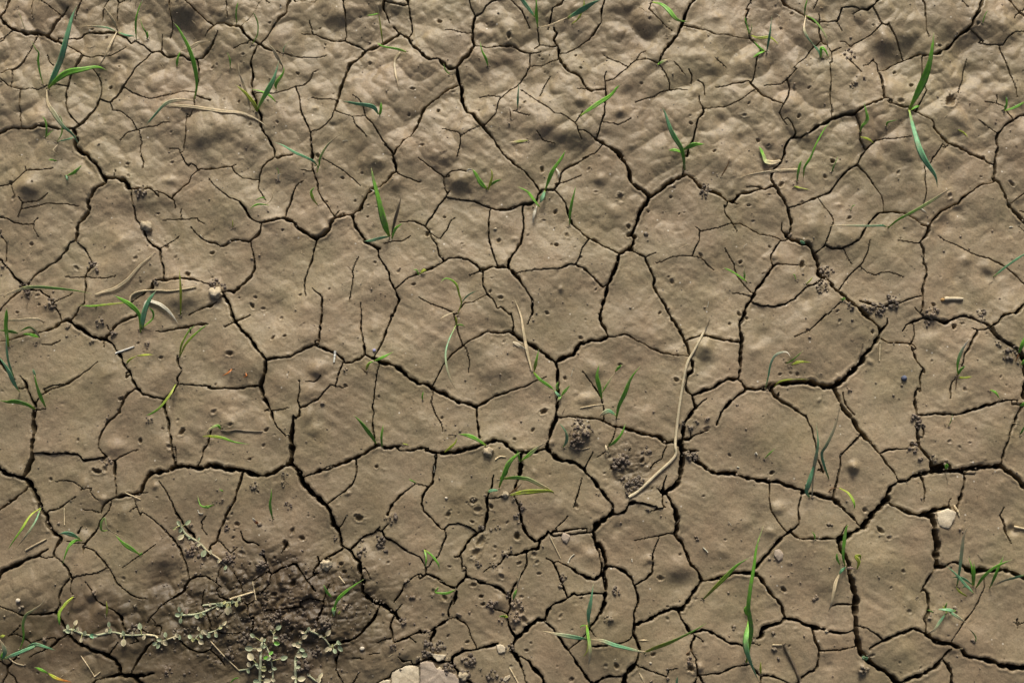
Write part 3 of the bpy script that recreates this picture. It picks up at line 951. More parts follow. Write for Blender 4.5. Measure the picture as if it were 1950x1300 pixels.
c 7 8 8:-10,180 40,220 100,235 190,260 240,310 280,360 300,430 330,490
c 3.5 3.5:275,100 190,250
c 6 6 5:330,490 350,540 390,560 385,630 430,700
c 5 5 5:430,700 480,730 510,750 470,810 450,870 460,910 520,950 560,1000 590,1060 605,1090
c 5 3:-10,530 50,480 120,430 190,370 230,320
c 2 3 1:400,525 460,512 520,480 620,415
c 5 6 2:-10,1080 20,1030 120,980 200,940 290,915 350,870 400,840
c 2 2:330,900 380,918 450,910
c 2 3.5 4:585,1085 520,1160 490,1230 495,1310
c 3 1.5 1:605,1090 590,1130 585,1195 605,1220
c .8 1.5:880,1005 800,1045 720,1052 620,1075
c 1.5 3 4:1450,1 1450,155
c 7 6 6:1650,185 1600,170 1500,160 1440,175 1380,205 1300,205 1240,230 1200,270 1180,320 1160,375
c 5 5 2:1160,380 1100,385 1020,405 950,420 890,450 860,475 840,510
c 3 1:1160,380 1215,378
c 2.5 2.5:940,120 950,220 960,410
c 2 3 4:920,460 890,530 860,570 830,620 790,700 740,760 700,800 690,830
c 3 1:690,830 685,885
c 2 2.5 2.5:700,830 780,860 850,940 910,1010 950,1110 1010,1170 1080,1215
c 2.5 .8:1080,1215 1140,1245 1220,1255
c 2 1:550,780 600,790 690,795
c .8 2.5 1:450,285 530,278 600,290 660,330 700,355
c 1.5 1:665,360 720,340 760,345
c 1 1:745,375 770,410 810,440
c 1 1.5 1:680,515 740,520 830,548
c 2 1:1108,420 1120,490 1155,570
c 1.5 1:1125,490 1065,535
c 1.5 3.5:1310,280 1370,370 1420,450 1450,545 1480,600
c 4 4:1450,545 1520,650 1590,720 1600,780
c 1 3 3.5 3:1170,540 1240,580 1340,660 1420,750 1490,860 1530,960 1565,1085
c 3.5 3.5 3.5:1700,1065 1620,1070 1565,1100 1530,1150 1520,1190 1440,1240 1350,1300
c 1.5 2.5 2:705,1115 760,1180 800,1270 870,1310
c .8 1.5 .8:1290,810 1210,865 1150,900 1010,1000
c 2 1.5:1690,570 1660,610 1665,680 1700,720
c 1.5 2:1690,1185 1670,1300
c 4 1:640,710 665,660
h 800,205,30 860,190,24 665,475,8 1370,595,9 1295,420,10 410,265,14
m 1380,1100,130,-4 1020,540,70,2 1280,325,30,1.5 700,300,50,1.5 1250,950,130,2 720,670,70,-2 1300,730,150,2 850,430,50,2 560,230,100,1.5 250,1150,150,1.5
k 1600,850,75,1 1575,650,20,0 890,120,35,0
P pair of long narrow leaves, one yellow one green, hanging down left from the left crack
b 22 yg:335,505 250,570 180,680 110,780 60,860
b 22 ts:335,510 290,620 210,740 130,840
S short straight straw standing on end, lower left
b 12 s:530,500 532,645
S straw bit lying slanted left of the flat teal leaf, lower left
b 18 s:210,855 290,810 385,760
P small plant with a flat teal leaf and a curved drooping leaf, lower left
b 44 t:660,760 600,725 540,712 482,720
b 28 g:680,775 620,775 570,820 540,890 515,975
P looped green blade with a tan tip hanging over a fine crack, lower left
b 20 gs:890,690 840,690 835,630 865,590 880,660 920,700 1010,740
P twisted green leaf lying toward a short straight crack, lower left
b 36 g:1155,890 1080,840 1010,790 950,725
b 20 g:1150,900 1175,870
S thin muddy stem scrap lying across the crack bend, lower left
b 12 s:1030,380 1160,435
S small white curl of straw beside the round leaved weed, lower left
b 8 w:1630,520 1645,550 1675,552
P short pale green blade over a thin crack near the lower left corner
b 20 yg:605,1235 540,1290 500,1340
P round leaved weed sprig with a pale stem running down right, lower left
b 26 Gs:1490,650 1540,730 1640,790 1710,860 1800,920 1870,985
l 1490,745,50,S 1475,630,40,G 1550,625,46,G 1440,675,30,Y 1680,880,50,G 1640,760,26,G 1490,690,36,G
T 400 850
c 7 6 7:-10,150 60,165 120,185 200,182 280,190 340,220 400,245 440,245 520,225 580,185 620,160 660,140
c 8 8 8:680,10 675,100 665,140
c 7 8 8:675,140 720,200 760,280 830,370 910,440 960,490 1000,560 1020,640
c 6 5 6:1020,640 1060,680 1080,750 1085,810 1150,860 1190,920 1240,960
c 6 6 7:1240,960 1250,1050 1265,1120 1265,1200 1320,1250 1370,1300
c 4 4.5 3.5:280,220 240,310 210,410 180,480 130,560 90,650 60,730 50,775
c 4 6:50,775 0,815 -20,900
c 2 3 3:775,250 850,225 940,185 1020,155
c 1.5 3 2:1205,105 1215,180 1190,280 1140,350 1050,410 965,480
c 1.5 4 4.5:1690,310 1610,370 1540,430 1490,490 1465,560
c 1.5 1.5:1690,305 1735,310
c 2.5 2.5:1470,640 1420,695
c 1.5 3.5 3:1400,660 1350,710 1260,745 1200,800 1150,845
c 3 3 1.5:1380,690 1420,695 1450,750 1520,790 1590,840 1640,870 1735,910
c 1.5 2.5:1130,565 1100,630 1065,670
c 3 3.5 4.5:855,1060 865,1010 905,950 970,910 1030,880 1090,850
c 2 3:890,905 905,950
c 1.5 2.5 1.5:890,1045 840,1080 805,1100
c 2 3 2:250,700 270,760 310,790 370,790 410,820
c 3 4 2.5:440,890 465,930 470,980 510,1050
c 3 3 2.5:510,1050 590,1010 650,990 710,968 750,1020 800,1100
c 2.5 3 2.5:800,1100 840,1140 880,1190
c 2 2:510,1050 500,1130 450,1190 390,1220
c 1 1.5:360,1110 430,1060 480,1035
c 1.5 2.5 2:985,1140 960,1200 940,1280
c 1.5 2:750,1285 830,1250 930,1270
c 2 3 2:1735,1045 1680,1070 1620,1120 1590,1180 1520,1280
c 2 2 1:80,780 120,830 170,880 230,830
c 1.5 2 1:200,1040 240,1090 265,1150 270,1200
c 1.5 1.5:0,1090 50,1120 100,1160
c 2 1:1280,1000 1310,1050 1325,1095
c 1.5 3 1:600,885 625,830 640,790
c 2 3:55,1180 80,1240 150,1260
c 1.2 1.5:60,1100 70,1030 100,980
h 395,372,10 400,378,8 180,555,12 222,640,24 140,600,16 680,695,24 760,755,20 630,810,26 1225,585,28 1405,402,7 1085,970,18 1110,1035,16 1470,955,12 1365,1035,12 335,970,16 265,880,26 540,920,16 695,1130,30 540,1220,20 990,935,14 1375,165,16 860,585,8 810,570,12 590,965,12 525,955,12 470,1260,20 200,690,10 190,750,14 1200,705,9 330,105,10
m 590,1130,50,2.5 660,1190,60,3 790,1220,70,3 830,1150,45,2 720,1060,55,2.5 560,1250,50,2 450,1180,50,2 330,850,60,2 370,960,70,2 290,940,60,1.5 430,1120,50,2 300,1180,70,2.5 130,1060,60,2 240,1040,50,2 500,1100,40,1.5 630,1260,50,2 200,1200,60,2 350,1060,60,2 960,215,32,1.2 1145,385,28,1.2 1150,940,110,1.5 440,750,120,1.5 650,550,150,1 80,890,60,1.5
k 150,910,60,1 1500,590,50,1 1400,780,50,1 1430,855,32,1 650,480,40,1 610,235,30,1 610,300,20,0 140,680,35,1 1250,870,50,1 430,870,32,1 95,450,25,0 370,320,40,1 430,985,50,1 1250,760,25,0 1620,1110,22,0 1030,750,25,1 1660,1240,22,0 1370,1265,20,0 460,970,25,0
R 960,978,42,c:cream angular pebble left of a crack, lower middle left
R 410,640,20,m:dark crumb at the foot of the orange and red bud, lower left of centre
P small orange and red tipped bud poking from the mud, lower left of centre
b 34 ow:400,640 370,612 348,585
P slim upright blue green blade above a worm hole, lower left of centre
b 26 g:518,600 505,540 495,470 505,410 505,340
P tiny bright green sprout with dark stalk, lower left
b 24 g:30,480 0,490 -30,500 -80,480 -105,400
b 24 y:-45,495 -10,485
b 14 g:110,370 75,350
S straw stalk forming a T with a shorter one over the dark clods, lower left
b 22 s:165,1258 360,1198
b 12 s:350,1110 380,1265
S small pale straw beside the angular cream pebble, lower middle left
b 14 s:1060,1065 1110,1125
P curved green blade with a shorter companion beside the main crack, bottom left of centre
b 32 g:1010,1400 1050,1270 1140,1180 1275,1088
b 28 g:1000,1240 960,1190 935,1135
P tiny green sprout at the end of a thin curved crack, below centre left
b 14 g:1700,300 1640,268
T 800 850
c 3 4 4:135,65 110,170 105,260 105,300 70,330
c 2 2:-10,310 65,328
c 3 3 3:70,330 20,410 10,470 30,530 100,600 180,680
c 2 2.5 2:180,680 200,680 215,740 180,820 150,900
c 1.5 2 1.5:200,680 240,638 320,635 400,660 450,690
c 2 1:150,905 100,940 75,990
c 2.5 5 3.5:605,235 585,350 555,400 550,470 560,520 550,600 510,680 470,710 410,760 370,830 320,905
c 2.5 2.5:320,905 285,910
c 1.5 3 1:338,900 345,960 342,1030
c 1.5 2.5 1.5:580,425 640,425 690,405
c 6 5 3:840,130 820,210 810,270 785,340 780,420
c 3 5 4:780,420 820,490 830,590 850,660 890,730 950,775
c 3 4 5:950,775 980,775 1020,750 1060,705
c 3 4 3:1060,705 1100,740 1180,730 1260,725 1340,710 1420,705
c 4.5 2.5:1100,700 1200,690 1290,680 1380,670
c 4 5 4:985,780 975,845 900,855 840,875 780,885 720,895
c 3 2.5 1:700,900 670,960 620,985 580,990 520,1040
c 2.5 2.5:880,875 880,970 840,1040 810,1100
c 3 4 3:810,1100 770,1180 740,1240 740,1300
c 2.5 5:1735,470 1690,530 1640,555 1590,555
c 6 5 5:1070,30 1130,90 1180,115 1250,120 1350,180 1400,240 1460,320 1530,410 1590,480 1585,555
c 8 8 8:1585,545 1530,590 1470,640 1430,700
c 7 7 6:1430,700 1450,780 1500,840 1530,920 1535,980
c 5 6 6:1535,980 1515,1050 1525,1120 1525,1220 1500,1310
c 4 4.5 4:1545,985 1620,1000 1680,1030 1740,1075
c 1 2.5 1.5:1340,255 1315,330 1290,440 1270,500
c 1 2 1:1220,570 1180,620 1120,670
c 1.5 .8:1720,40 1735,20
c 2 4 3:1040,925 1080,940 1110,980 1140,1050 1170,1130 1195,1190 1220,1245
c 2 3.5 3:1520,1210 1430,1208 1360,1218 1300,1222 1270,1212 1220,1250 1160,1285 1100,1300
c 1.5 4 5:375,990 380,1070 300,1160
c 3 4 5:50,1050 130,1075 200,1130 290,1165
c 4 4 3:380,1070 460,1090 500,1120 580,1140 650,1165 700,1210 740,1250
c 3 2:50,1000 50,1050 0,1090
c 2 1.5:0,910 50,1000
c 4 5:300,1190 270,1300
c 2 4 5 5 4:1130,945 1230,990 1300,1045 1370,1085 1440,1095 1490,1060 1500,980 1480,880 1420,740
h 440,450,26 385,460,10 475,520,28 585,495,18 250,525,14 230,560,24 500,785,34 460,875,34 800,740,26 615,830,18 430,620,16 820,960,18 980,1048,14 670,1070,20 940,890,24 965,955,16 440,1140,20 205,1250,24 835,1240,20 110,1195,20 1590,180,20 1520,220,14 1070,230,9 615,910,14 240,990,14 500,1235,16 720,625,12 1640,160,30 1290,490,24 1330,1250,12
m 1420,900,80,2 1310,820,100,1.5 1150,500,90,1.5 290,370,120,2 1700,640,50,-1 1620,680,60,-2 660,1050,60,1.5
k 700,885,30,1 610,975,22,0 1700,290,50,1 1720,380,30,1 1640,140,60,1 850,510,24,1 800,575,24,1 825,470,24,1 830,630,18,0 770,445,14,0 480,960,30,1 1170,1075,34,1 1615,1190,40,1 720,1220,28,1 630,665,20,0 590,680,12,0 660,665,10,0 585,1280,26,1 1470,390,18,0 750,840,28,1 500,670,22,1 445,440,14,0 1165,1140,20,0
R 1200,752,38,p:flat pinkish tan crumb lodged in a wide crack, lower centre
R 700,395,26,c:grey cream crumb at the foot of the flat bright blade, lower centre
P seedling with bright blade up, long grey dry leaf and bright flat leaf, lower centre
b 44 g:660,265 705,220 720,150 770,90 830,40
b 44 gs:680,265 780,255 850,260 900,270 980,310 1060,350 1110,390
b 48 y:745,400 830,380 920,370 1000,365 1080,368 1110,390
b 34 t:560,375 600,360 650,362
b 18 n:730,390 790,350 850,290
P little two leaved sprout leaning apart, left of lower centre
b 22 g:35,850 50,920 42,1000
b 22 g:40,850 100,900 150,970 160,1020
P small curled green leaf bridging a crack, bottom centre left
b 24 g:290,1180 220,1208 140,1205 120,1195
b 18 g:120,1200 155,1155
P thin stalk with a green flag leaf beside a narrow crack, bottom centre
b 30 g:770,1260 780,1220 800,1170
b 14 s:800,1170 810,1110 835,1010
S thin broken twig hanging from a crack bend, lower centre
b 12 s:1070,740 1100,800 1160,920
S small white straw above the curved groove, lower centre
b 12 w:1220,960 1240,915 1275,885
R 215,425,12,w:tiny white chip on the large lower plate left of centre
T 1200 850
c 8 8 6:425,-10 425,120 420,220 390,290 350,345 290,372
c 5 4 2:275,375 260,430 265,480
c 1.5 3 4:300,240 275,300 265,370
c 2 4:220,330 260,380
c 6 4.5 1:-10,470 50,460 120,475 215,495
c 1 3 1.5:290,498 210,520 150,540
c 2 7 8 7:295,385 330,460 370,530 390,600 385,680 370,720
c 6 6 6:370,720 430,810 470,900 510,980 560,1030 590,1100
c 3 1.5 .8:340,715 240,735 150,750 35,775
c 1 3 4 2.5:240,750 180,890 190,960 180,1030 130,1090 45,1135
c 3 4 3.5:-10,1060 20,1110 45,1180 65,1300
c 5 5.5 6:510,110 560,135 630,185 700,215 830,225 960,250 1080,275 1150,290
c 6 6 6:1150,290 1220,285 1300,320 1380,350 1430,370
c 4 5 5:1480,380 1560,410 1670,430
c 5 5:1670,430 1740,500
c 2.5 2.5 2:1153,300 1150,420 1165,530 1220,620 1300,715
c 2.5 3 3:1413,380 1390,500 1390,640
c 4 5 5:1390,650 1300,715 1220,780 1160,850 1090,930 1040,1000
c 3 3.5 3:1330,715 1400,760 1500,765 1600,760 1700,760
c 4 5 5:600,1105 700,1095 780,1065 850,1050 930,1030 1000,1035 1040,1055
c 5 5 5:1040,1050 1100,1120 1150,1200 1210,1260 1240,1300
c 6 5 5:590,1100 550,1170 500,1240 450,1310
c 1 1:1550,190 1600,215
c 3 2.5:1735,150 1700,310 1670,420
h 250,1085,24 545,755,20 605,410,12 785,768,10 1170,215,20 1270,490,10 1270,1180,22 180,345,10 410,890,12 605,705,8 820,70,12 1640,650,18
m 1090,400,150,2.5 1220,510,60,3 1150,700,60,2 760,860,70,1.5 400,1130,150,-3 420,1010,130,3 900,460,150,-1 160,930,50,2.5 1600,1150,120,1.5 900,650,90,1
k 40,290,60,1 20,350,45,1 90,300,40,1 145,530,20,1 545,755,20,0 460,70,35,1 540,70,35,1 1520,1240,22,0
R 1225,893,44,p:smooth oval pinkish tan pebble on the lower right plate
R 1463,313,20,p:small pink tan crumb left of the teal blade foot at the crack, lower right
S small white straw splinter, lower centre right plate
b 12 w:600,830 642,872
S tiny white straw fleck at lower centre right
b 10 w:14,925 16,950
P tall blue green blade crossing a crack with a twisted narrow waist, lower right of centre
b 46 g:960,1780 990,1600 1000,1500 985,1400 975,1320 990,1180 1020,1000 1045,820 1100,655
P separate long green leaf leaning up right toward the tall blade, lower right of centre
b 40 yg:605,1255 680,1180 780,1080 880,980 990,912
P grey teal stub blade curled at the crack crossing, lower right
b 44 t:1480,420 1455,370 1475,300 1510,180 1530,100
P tiny pale hooked sprout over the lower right crack
b 16 g:1525,775 1520,730 1500,700
T 1550 850
c 5 5 6:-10,385 60,410 155,425
c 5 4.5 3.5:155,425 240,500 300,560 340,610 385,655
c 3 4:210,220 195,310 160,420
c 3 3 2:545,60 600,130 660,200 695,280
c 6 6 5:975,170 1010,200 940,215 870,230 800,255 770,280
c 5 5 6:770,280 690,290 640,330 610,390 610,430
c 9 9 9:610,430 560,480 490,540 440,610 390,670
c 7 7 9:390,670 330,700 260,740 205,760
c 3 3:0,765 110,755 200,762
c 8 7 8:205,770 210,840 250,890 280,960 290,1010
c 8 8 9:285,1050 310,1120 335,1200 340,1300
c 2 2.5:185,1300 340,1300
c 4 6 6:605,460 660,490 720,520 800,550 870,570 940,570
c 5 7:860,570 940,545 1000,520 1060,510 1100,515
c 10 12 11:965,570 985,640 990,720 1010,800 1000,900 1010,980
c 7 3:1010,985 1080,990 1140,955
c 4 8 7:1140,945 1200,965 1260,1000 1330,1030 1400,1015 1480,1030
c 6 6 7:1480,1030 1560,1015 1640,1035 1700,1060 1740,1080
c 5 5 4:1000,1010 950,1070 905,1160
c 3 6 6:905,1165 935,1210 950,1300
c 1.5 1:905,1165 880,1195
c 3 6 5:1235,235 1225,330 1205,430 1175,510
c 4 1.5:1210,220 1250,225 1320,232
c 4 4 1.5:870,220 900,270 915,340 905,460
c 2 1.2:1105,510 1110,460 1130,425
c 7 8 7:1535,160 1580,200 1650,240 1700,290 1740,340
c 6 7 7:1220,205 1290,180 1360,165 1460,170 1535,160
c 6 7:1120,200 1220,210
c 7 9:975,170 1050,160 1100,145
c 5 5:1100,150 1120,205
c 1.5 2 2.5:1575,500 1540,570 1570,620
c 2.5 3 1:1565,600 1575,680 1635,805
c 1 1.5 2.5:1415,1080 1420,1150 1390,1220 1345,1300
c 1.5 3:270,650 200,760
h 545,690,24 615,752,18 730,1028,18 630,1165,10 425,525,20 1250,465,10 855,1250,12 720,1,5 700,1,5 1240,615,8 420,525,14
m 320,170,50,3 700,650,150,2 1060,650,130,2 1090,610,90,-1.5 440,460,90,1 1600,650,50,2 1000,400,120,1 1500,400,150,1.5 1630,680,50,-3 600,950,180,1.5
k 130,650,20,0 1080,130,30,0 870,100,20,0
R 1080,595,98,C:large flat angular cream stone beside the widest crack, lower right
o 1004,550 1050,528 1100,515 1160,545 1150,600 1125,645 1100,680 1050,668 1015,655
P twisted green leaf hanging right beside the split crack, lower right
b 16 n:120,380 150,345 210,342
b 26 yg:210,342 280,380 320,440 335,490 325,525
P clump with narrow upright blade, green curl and pale drooping leaf, lower right crack
b 32 g:255,980 240,900 250,780 265,680 285,640
b 34 y:355,1010 370,950 345,905 380,900 385,940
b 28 t:265,990 230,1020 205,1060
b 40 ss:210,1050 180,1120 165,1190 145,1290 120,1360
b 24 g:215,975 190,920 190,870
b 26 p:260,1005 300,1000 345,1008
P spiky grass clump with crossing teal and green blades at the lower right edge
b 34 ts:1180,1150 1200,1020 1220,850 1240,720 1285,635
b 28 t:1320,1210 1250,1140 1180,1060 1090,978
b 26 t:1310,1140 1240,1090 1180,1075 1135,1078
b 24 t:1310,1200 1260,1150 1220,1165
b 22 y:1265,1235 1200,1195 1170,1150
b 30 g:1320,1150 1320,1050 1320,950
b 24 g:1310,1150 1300,1000 1275,910
b 32 g:1335,1165 1400,1070 1500,990 1635,930
b 30 g:1450,1165 1500,1050 1570,890
b 32 ts:1740,1060 1650,1080 1550,1110 1480,1150
S frayed straw end standing beside the cream stone, lower right
b 20 s:1150,480 1190,540 1200,572
S muddy straw poking in from the right edge, lower right
b 24 s:1650,660 1745,680
T 0 1000
c 4 4.5 5:493,655 465,715 500,770 550,860 580,910
c 6 5.5 5.5:580,910 640,970 720,1000 800,1040 900,1070 960,1110 990,1170 1005,1225
c 6 3 2:1005,1230 930,1245 860,1255 800,1280
c 6 7 2:1005,1235 1100,1235 1180,1230 1280,1218
c 6 8:1105,1240 1170,1310
c 5 3:765,1310 800,1270
c 2 4 3.5:1090,1220 1130,1130 1180,1050 1230,990 1270,950
c 2 2.5:980,965 915,1055
c 1.5 2.5 3:0,668 100,700 180,740 300,735 460,715
c 3.5 3 1:555,895 480,945 430,1000 370,1030 290,1060 245,1095
c 1 2 1:455,925 370,932 300,955 265,972
c 1 2 2:75,908 130,895 190,915 260,965
c 1.5 1:80,905 150,860 180,820
c 3 3.5:160,1070 110,1110 70,1165
c 3.5 2.5:70,1165 65,1210 20,1300
c 2 3:75,1210 120,1250 140,1300
c 2 2:0,1110 70,1160
c 1.5 3 5:870,655 940,700 1000,750 1020,790
c 4 4 3:1020,790 1030,840 1080,885
c 2 2 1.5:1120,920 1160,955 1080,975
c 2 2.5 2:1140,810 1180,860 1240,885 1330,900 1335,840 1320,825
c 1.2 1:1285,790 1292,830
c 3.5 2.5 1.5:1370,630 1320,680 1270,740 1225,800
c 2 2.5 2.5:1480,930 1530,990 1600,1030 1680,1045 1740,1020
c 1.5 2:1665,650 1720,740 1740,830
c 1 2.5:735,1170 780,1215
h 1380,1160,14 320,1215,10 590,1205,8 1020,440,18
m 800,560,60,2 740,680,80,-2 1130,1010,80,2 1400,980,200,2 1000,660,80,1.5 850,700,60,2 960,850,60,-2 300,880,150,1 600,1070,100,-1.5
k 1385,1200,42,1 170,680,22,0 370,945,22,1 1110,655,15,0 790,545,28,0 1520,870,40,1 1100,860,50,1 1450,880,40,1
R 152,618,18,w:small round pale grain at the tip of a mud peg, lower left
P long slim teal blade with a curled straw tip, lower left corner
b 26 gs:160,1030 195,930 190,820 215,740 270,700 340,650 372,600
P clump of two teal leaves spreading right from a bright tuft at the lower left corner
b 36 t:30,1100 130,1060 250,1010 320,985
b 34 t:220,1000 290,980 370,1000 460,1030
b 36 ts:10,1110 40,1050 20,980 -20,920
b 30 g:15,1110 20,1040
b 28 y:0,920 45,905
S thin pale curled root at the lower left corner
b 10 s:60,1080 120,1130 200,1155
P curved yellow green blade along the left of a crack, lower left
b 30 yg:605,590 540,650 490,720 490,800 500,832
P short yellow green blade standing in the rutted mud, lower left
b 22 y:875,755 885,690 875,620
P yellow green leaf with an orange end lying near the bottom edge, lower left
b 26 g:400,1220 340,1190 280,1165
b 30 yo:400,1220 480,1265 595,1292
S thin straw slanting beside a shorter bit, near the bottom edge, lower left
b 9 s:665,1070 720,1150 780,1245
b 12 s:780,1245 830,1205
P long creeping round leaved weed stem lying level in the lower left
b 26 G:520,870 600,860 700,900 800,905 930,880 1050,905 1200,900
b 22 S:1200,900 1290,915 1310,960 1380,940 1480,900
l 560,835,34,G 625,800,36,S 640,855,34,S 765,910,42,t 670,945,30,S 900,815,36,G 880,865,26,S 1020,965,50,S 1155,830,46,G 1000,910,20,S 1365,900,36,G 1305,990,42,G 1275,975,34,G 1340,960,28,S 1460,905,34,S 560,872,36,G 1440,925,22,S
P small cluster of round weed leaves right of the creeping stem, lower left
b 12 G:1600,950 1640,900 1700,870
l 1568,915,34,G 1658,960,42,S 1640,850,30,S 1695,880,42,S 1720,905,36,G 1590,945,24,Y
P short side sprig of the round leaved weed with a pale pink leaf, lower left
b 22 G:1500,740 1600,735 1690,710 1800,660 1900,640 1990,625
l 1480,690,36,G 1540,708,36,p 1465,735,38,G 1490,785,36,G 1500,730,26,G 1660,740,30,Y 1735,655,26,S 1870,700,36,S 1890,680,28,G 1860,655,26,G
T 400 1000
c 7 6 5:1320,600 1370,640 1420,655 1480,690 1530,740 1570,785
c 3 1.5:1530,720 1580,650
c 3.5 6 5 4:1395,670 1350,770 1280,850 1210,920 1120,950 980,975
c 2 4 3.5:1515,745 1495,810 1500,900 1520,965
c 3 4 3:1520,965 1580,950 1640,920 1735,870
c 2.5 1:1500,930 1430,945 1375,965
c 1.5 1:1650,925 1700,965
c 3 4 4:945,640 920,720 890,780
c 1.5 2.5 2:430,660 460,700 560,695 660,680 780,675
c 1.5 3 1.5:260,620 315,660 320,720 340,765
c 2 4 3:370,620 315,655
c 2 4 3:370,755 360,830 350,880
c 2 2:0,860 100,885 200,890 250,885
c 4 3.5 2.5:1070,1045 1040,1110 1045,1190 1100,1300
c 1.5 2.5 1:0,1030 60,1080 120,1155
c 2.5 2.5:1700,1145 1600,1160 1500,1210 1480,1250 1370,1300
c 2 3 1:1550,1080 1600,1115 1660,1110
c 2 3 1:1170,1090 1210,1095 1270,1100
c 2 5:1230,1210 1180,1300
c 1 1.2:1320,1060 1400,1055
c 1 1.2:50,770 110,720
h 680,855,24 755,855,22 1145,795,9 1430,805,9 160,955,14 500,1200,10
m 450,880,50,1.5 1100,850,150,2 1350,1150,200,2 1600,1050,80,2 120,830,60,1.5 600,770,100,1.5 700,940,60,-2 900,1150,80,-1.5 150,1150,120,1.5 820,1000,60,-3
k 545,775,60,1 940,800,75,1 290,920,55,1 610,950,55,1 1590,790,28,1 180,1050,45,1 500,1100,50,1 760,1150,60,1 870,1040,50,1 1500,1010,35,1 1130,680,35,0 1720,1100,22,0
R 1255,1015,18,w:tiny white grain on a bumpy plate, lower left of centre
R 1625,1240,140,C:large flat cream stone cut by the bottom edge, centre left
o 1500,1212 1560,1180 1640,1150 1722,1165 1728,1230 1733,1340 1500,1340 1495,1260
R 1455,1290,60,C:small flat cream stone on the bottom edge beside the large one
o 1390,1300 1430,1275 1485,1272 1490,1340 1380,1340
P little sprout of two spoon leaves below the curved green blade, bottom left of centre
b 40 gt:1035,670 1020,700 1025,750
b 18 y:1060,735 1075,700
P fleshy weed twig with grey round leaves climbing right, bottom left of centre
b 20 G:770,930 800,870 850,880 940,930 1000,1000 1060,960
l 975,885,46,S 965,1020,42,S 1075,1015,44,G 1030,1035,36,G 815,860,32,S 855,865,22,S 780,915,40,S 1060,965,34,G 765,880,26,S 1010,990,22,Y
P upright weed stem with paired grey leaves above the bottom edge, bottom left of centre
b 30 G:705,1300 705,1180 705,1100 740,1020 745,950
l 697,980,38,S 760,1025,38,G 735,1070,46,S 778,1065,46,G 720,1110,20,G 690,1250,34,S 755,1262,52,S 745,960,24,S
P thick weed stem with large beige leaves at the left of the bottom weed clump
b 34 G:410,1300 415,1180 420,1040 430,960
b 18 G:240,1195 320,1180 390,1130
l 320,1012,56,G 335,1080,56,S 405,1165,40,G 320,1145,36,S 470,1280,50,S 380,1285,44,G 350,905,38,G 440,1240,22,S 445,1165,24,Y
P middle weed stem with bright green and grey leaves in the bottom weed clump
b 18 G:520,1300 515,1180 495,1080 470,1010 440,960
b 18 G:495,860 525,900 520,960
l 460,1088,36,g 503,1050,32,g 550,970,42,g 565,840,42,G 525,880,24,Y 520,1270,34,S 495,1200,26,S 610,1090,48,G
P weed sprig with beige leaves right of the paired stem at the bottom edge
b 20 G:800,1225 870,1280 900,1300
l 912,1238,44,S 815,1230,24,S 900,1280,30,S
P pale weed sprig with one hanging beige leaf among the lower left clods
b 22 G:-60,660 100,640 220,630
l 145,705,52,S 170,700,34,S 60,650,24,G 100,655,24,G
P small budding weed tip with two grey leaves left of the bottom weed clump
b 18 G:-20,890 60,860 110,820
l 120,805,34,S 50,905,30,G 90,830,26,S 140,830,22,S
S long thin bent straw slanting down to the bottom weed clump
b 12 s:0,950 120,1080 250,1205
P thin green curl at the bottom edge left of the weed clump
b 16 g:165,1300 200,1265 245,1255
T 800 1000
c 5 6 3:300,560 290,620 270,655
c 2.5 3.5 3:265,620 230,700 235,775
c 3 3.5 2.5:120,840 180,800 240,770 300,762
c 3 2.5 .8:300,762 380,820 410,865
c 1 1.5 .8:405,870 430,940 465,1000
c 4 5 4:0,875 60,880 120,860 90,940 85,1030
c 5 5 5:0,1120 90,1095 130,1120 190,1120 260,1130
c 5 4.5 4:270,1085 360,1040 460,1015 550,995 640,975
c 5 7 6:260,1130 300,1180 330,1230 420,1300
c 3 2:0,1230 5,1300
c 3 4 3.5:745,640 750,680 720,730 730,820 760,880 785,915
c 2 2.5 3:600,680 660,705 720,725
c 5 6 6.5:760,1010 790,930 850,880 910,820 970,780 1035,775
c 6 5 3:1035,780 1055,700 1080,660 1100,650
c 3 4 3.5:1035,795 1100,850 1150,930 1220,1020
c 3.5 4 4:1220,1020 1290,1130 1350,1210 1410,1300
c 1.5 3 1.5:1220,1025 1300,960 1365,900 1400,850
c 6 5 3:1525,640 1490,720 1440,790 1395,855
c 1.2 .8:1400,860 1450,920
c 2 3 2:1375,985 1450,1000 1540,990
c 2 2.5:1590,970 1680,960 1740,935
c 6 5 1:760,1030 800,1080 840,1160 865,1250
c 2 5 6:825,1075 900,1120 950,1190 1000,1240 1020,1300
c 6 4 1.5:1450,1300 1500,1265 1560,1245 1670,1240
c 6 8:1740,1190 1700,1230 1680,1300
h 780,865,16 860,785,28 1160,748,18 1165,730,8 915,970,14 880,1030,14 1530,1155,18 1620,1160,20 1250,1270,18 750,1160,16 390,960,16 1255,860,10 1035,880,12 510,585,16 520,650,16 230,910,16 1330,600,16 840,715,20 1130,1160,10
m 660,620,60,2.5 1580,770,60,1.5 1240,650,90,1 1500,1000,150,1.5 200,1200,200,3 600,1100,150,1
k 600,660,50,1 590,1230,50,1 410,1120,60,1 740,1020,40,1 160,1000,55,1 360,1230,50,1 60,1000,60,1 240,1180,60,1 320,735,22,0 670,780,20,0 500,1180,18,0 800,650,50,0 780,760,50,0 1550,780,40,0 60,890,40,0 680,1290,40,1 1250,1270,18,0 350,1095,15,0 50,1070,40,1
R 668,1015,52,C:cream angular stone beside the crack fork, bottom centre
o 630,985 665,978 705,1005 700,1045 645,1055 635,1020
R 155,1080,80,C:cream flat angular stone among dark clods, bottom centre left
o 80,1035 100,1055 150,1062 215,1065 200,1105 150,1120 115,1090
R 715,1252,34,C:small cream stone near the bottom edge, centre
o 740,1228 745,1250 705,1285 685,1270 700,1245
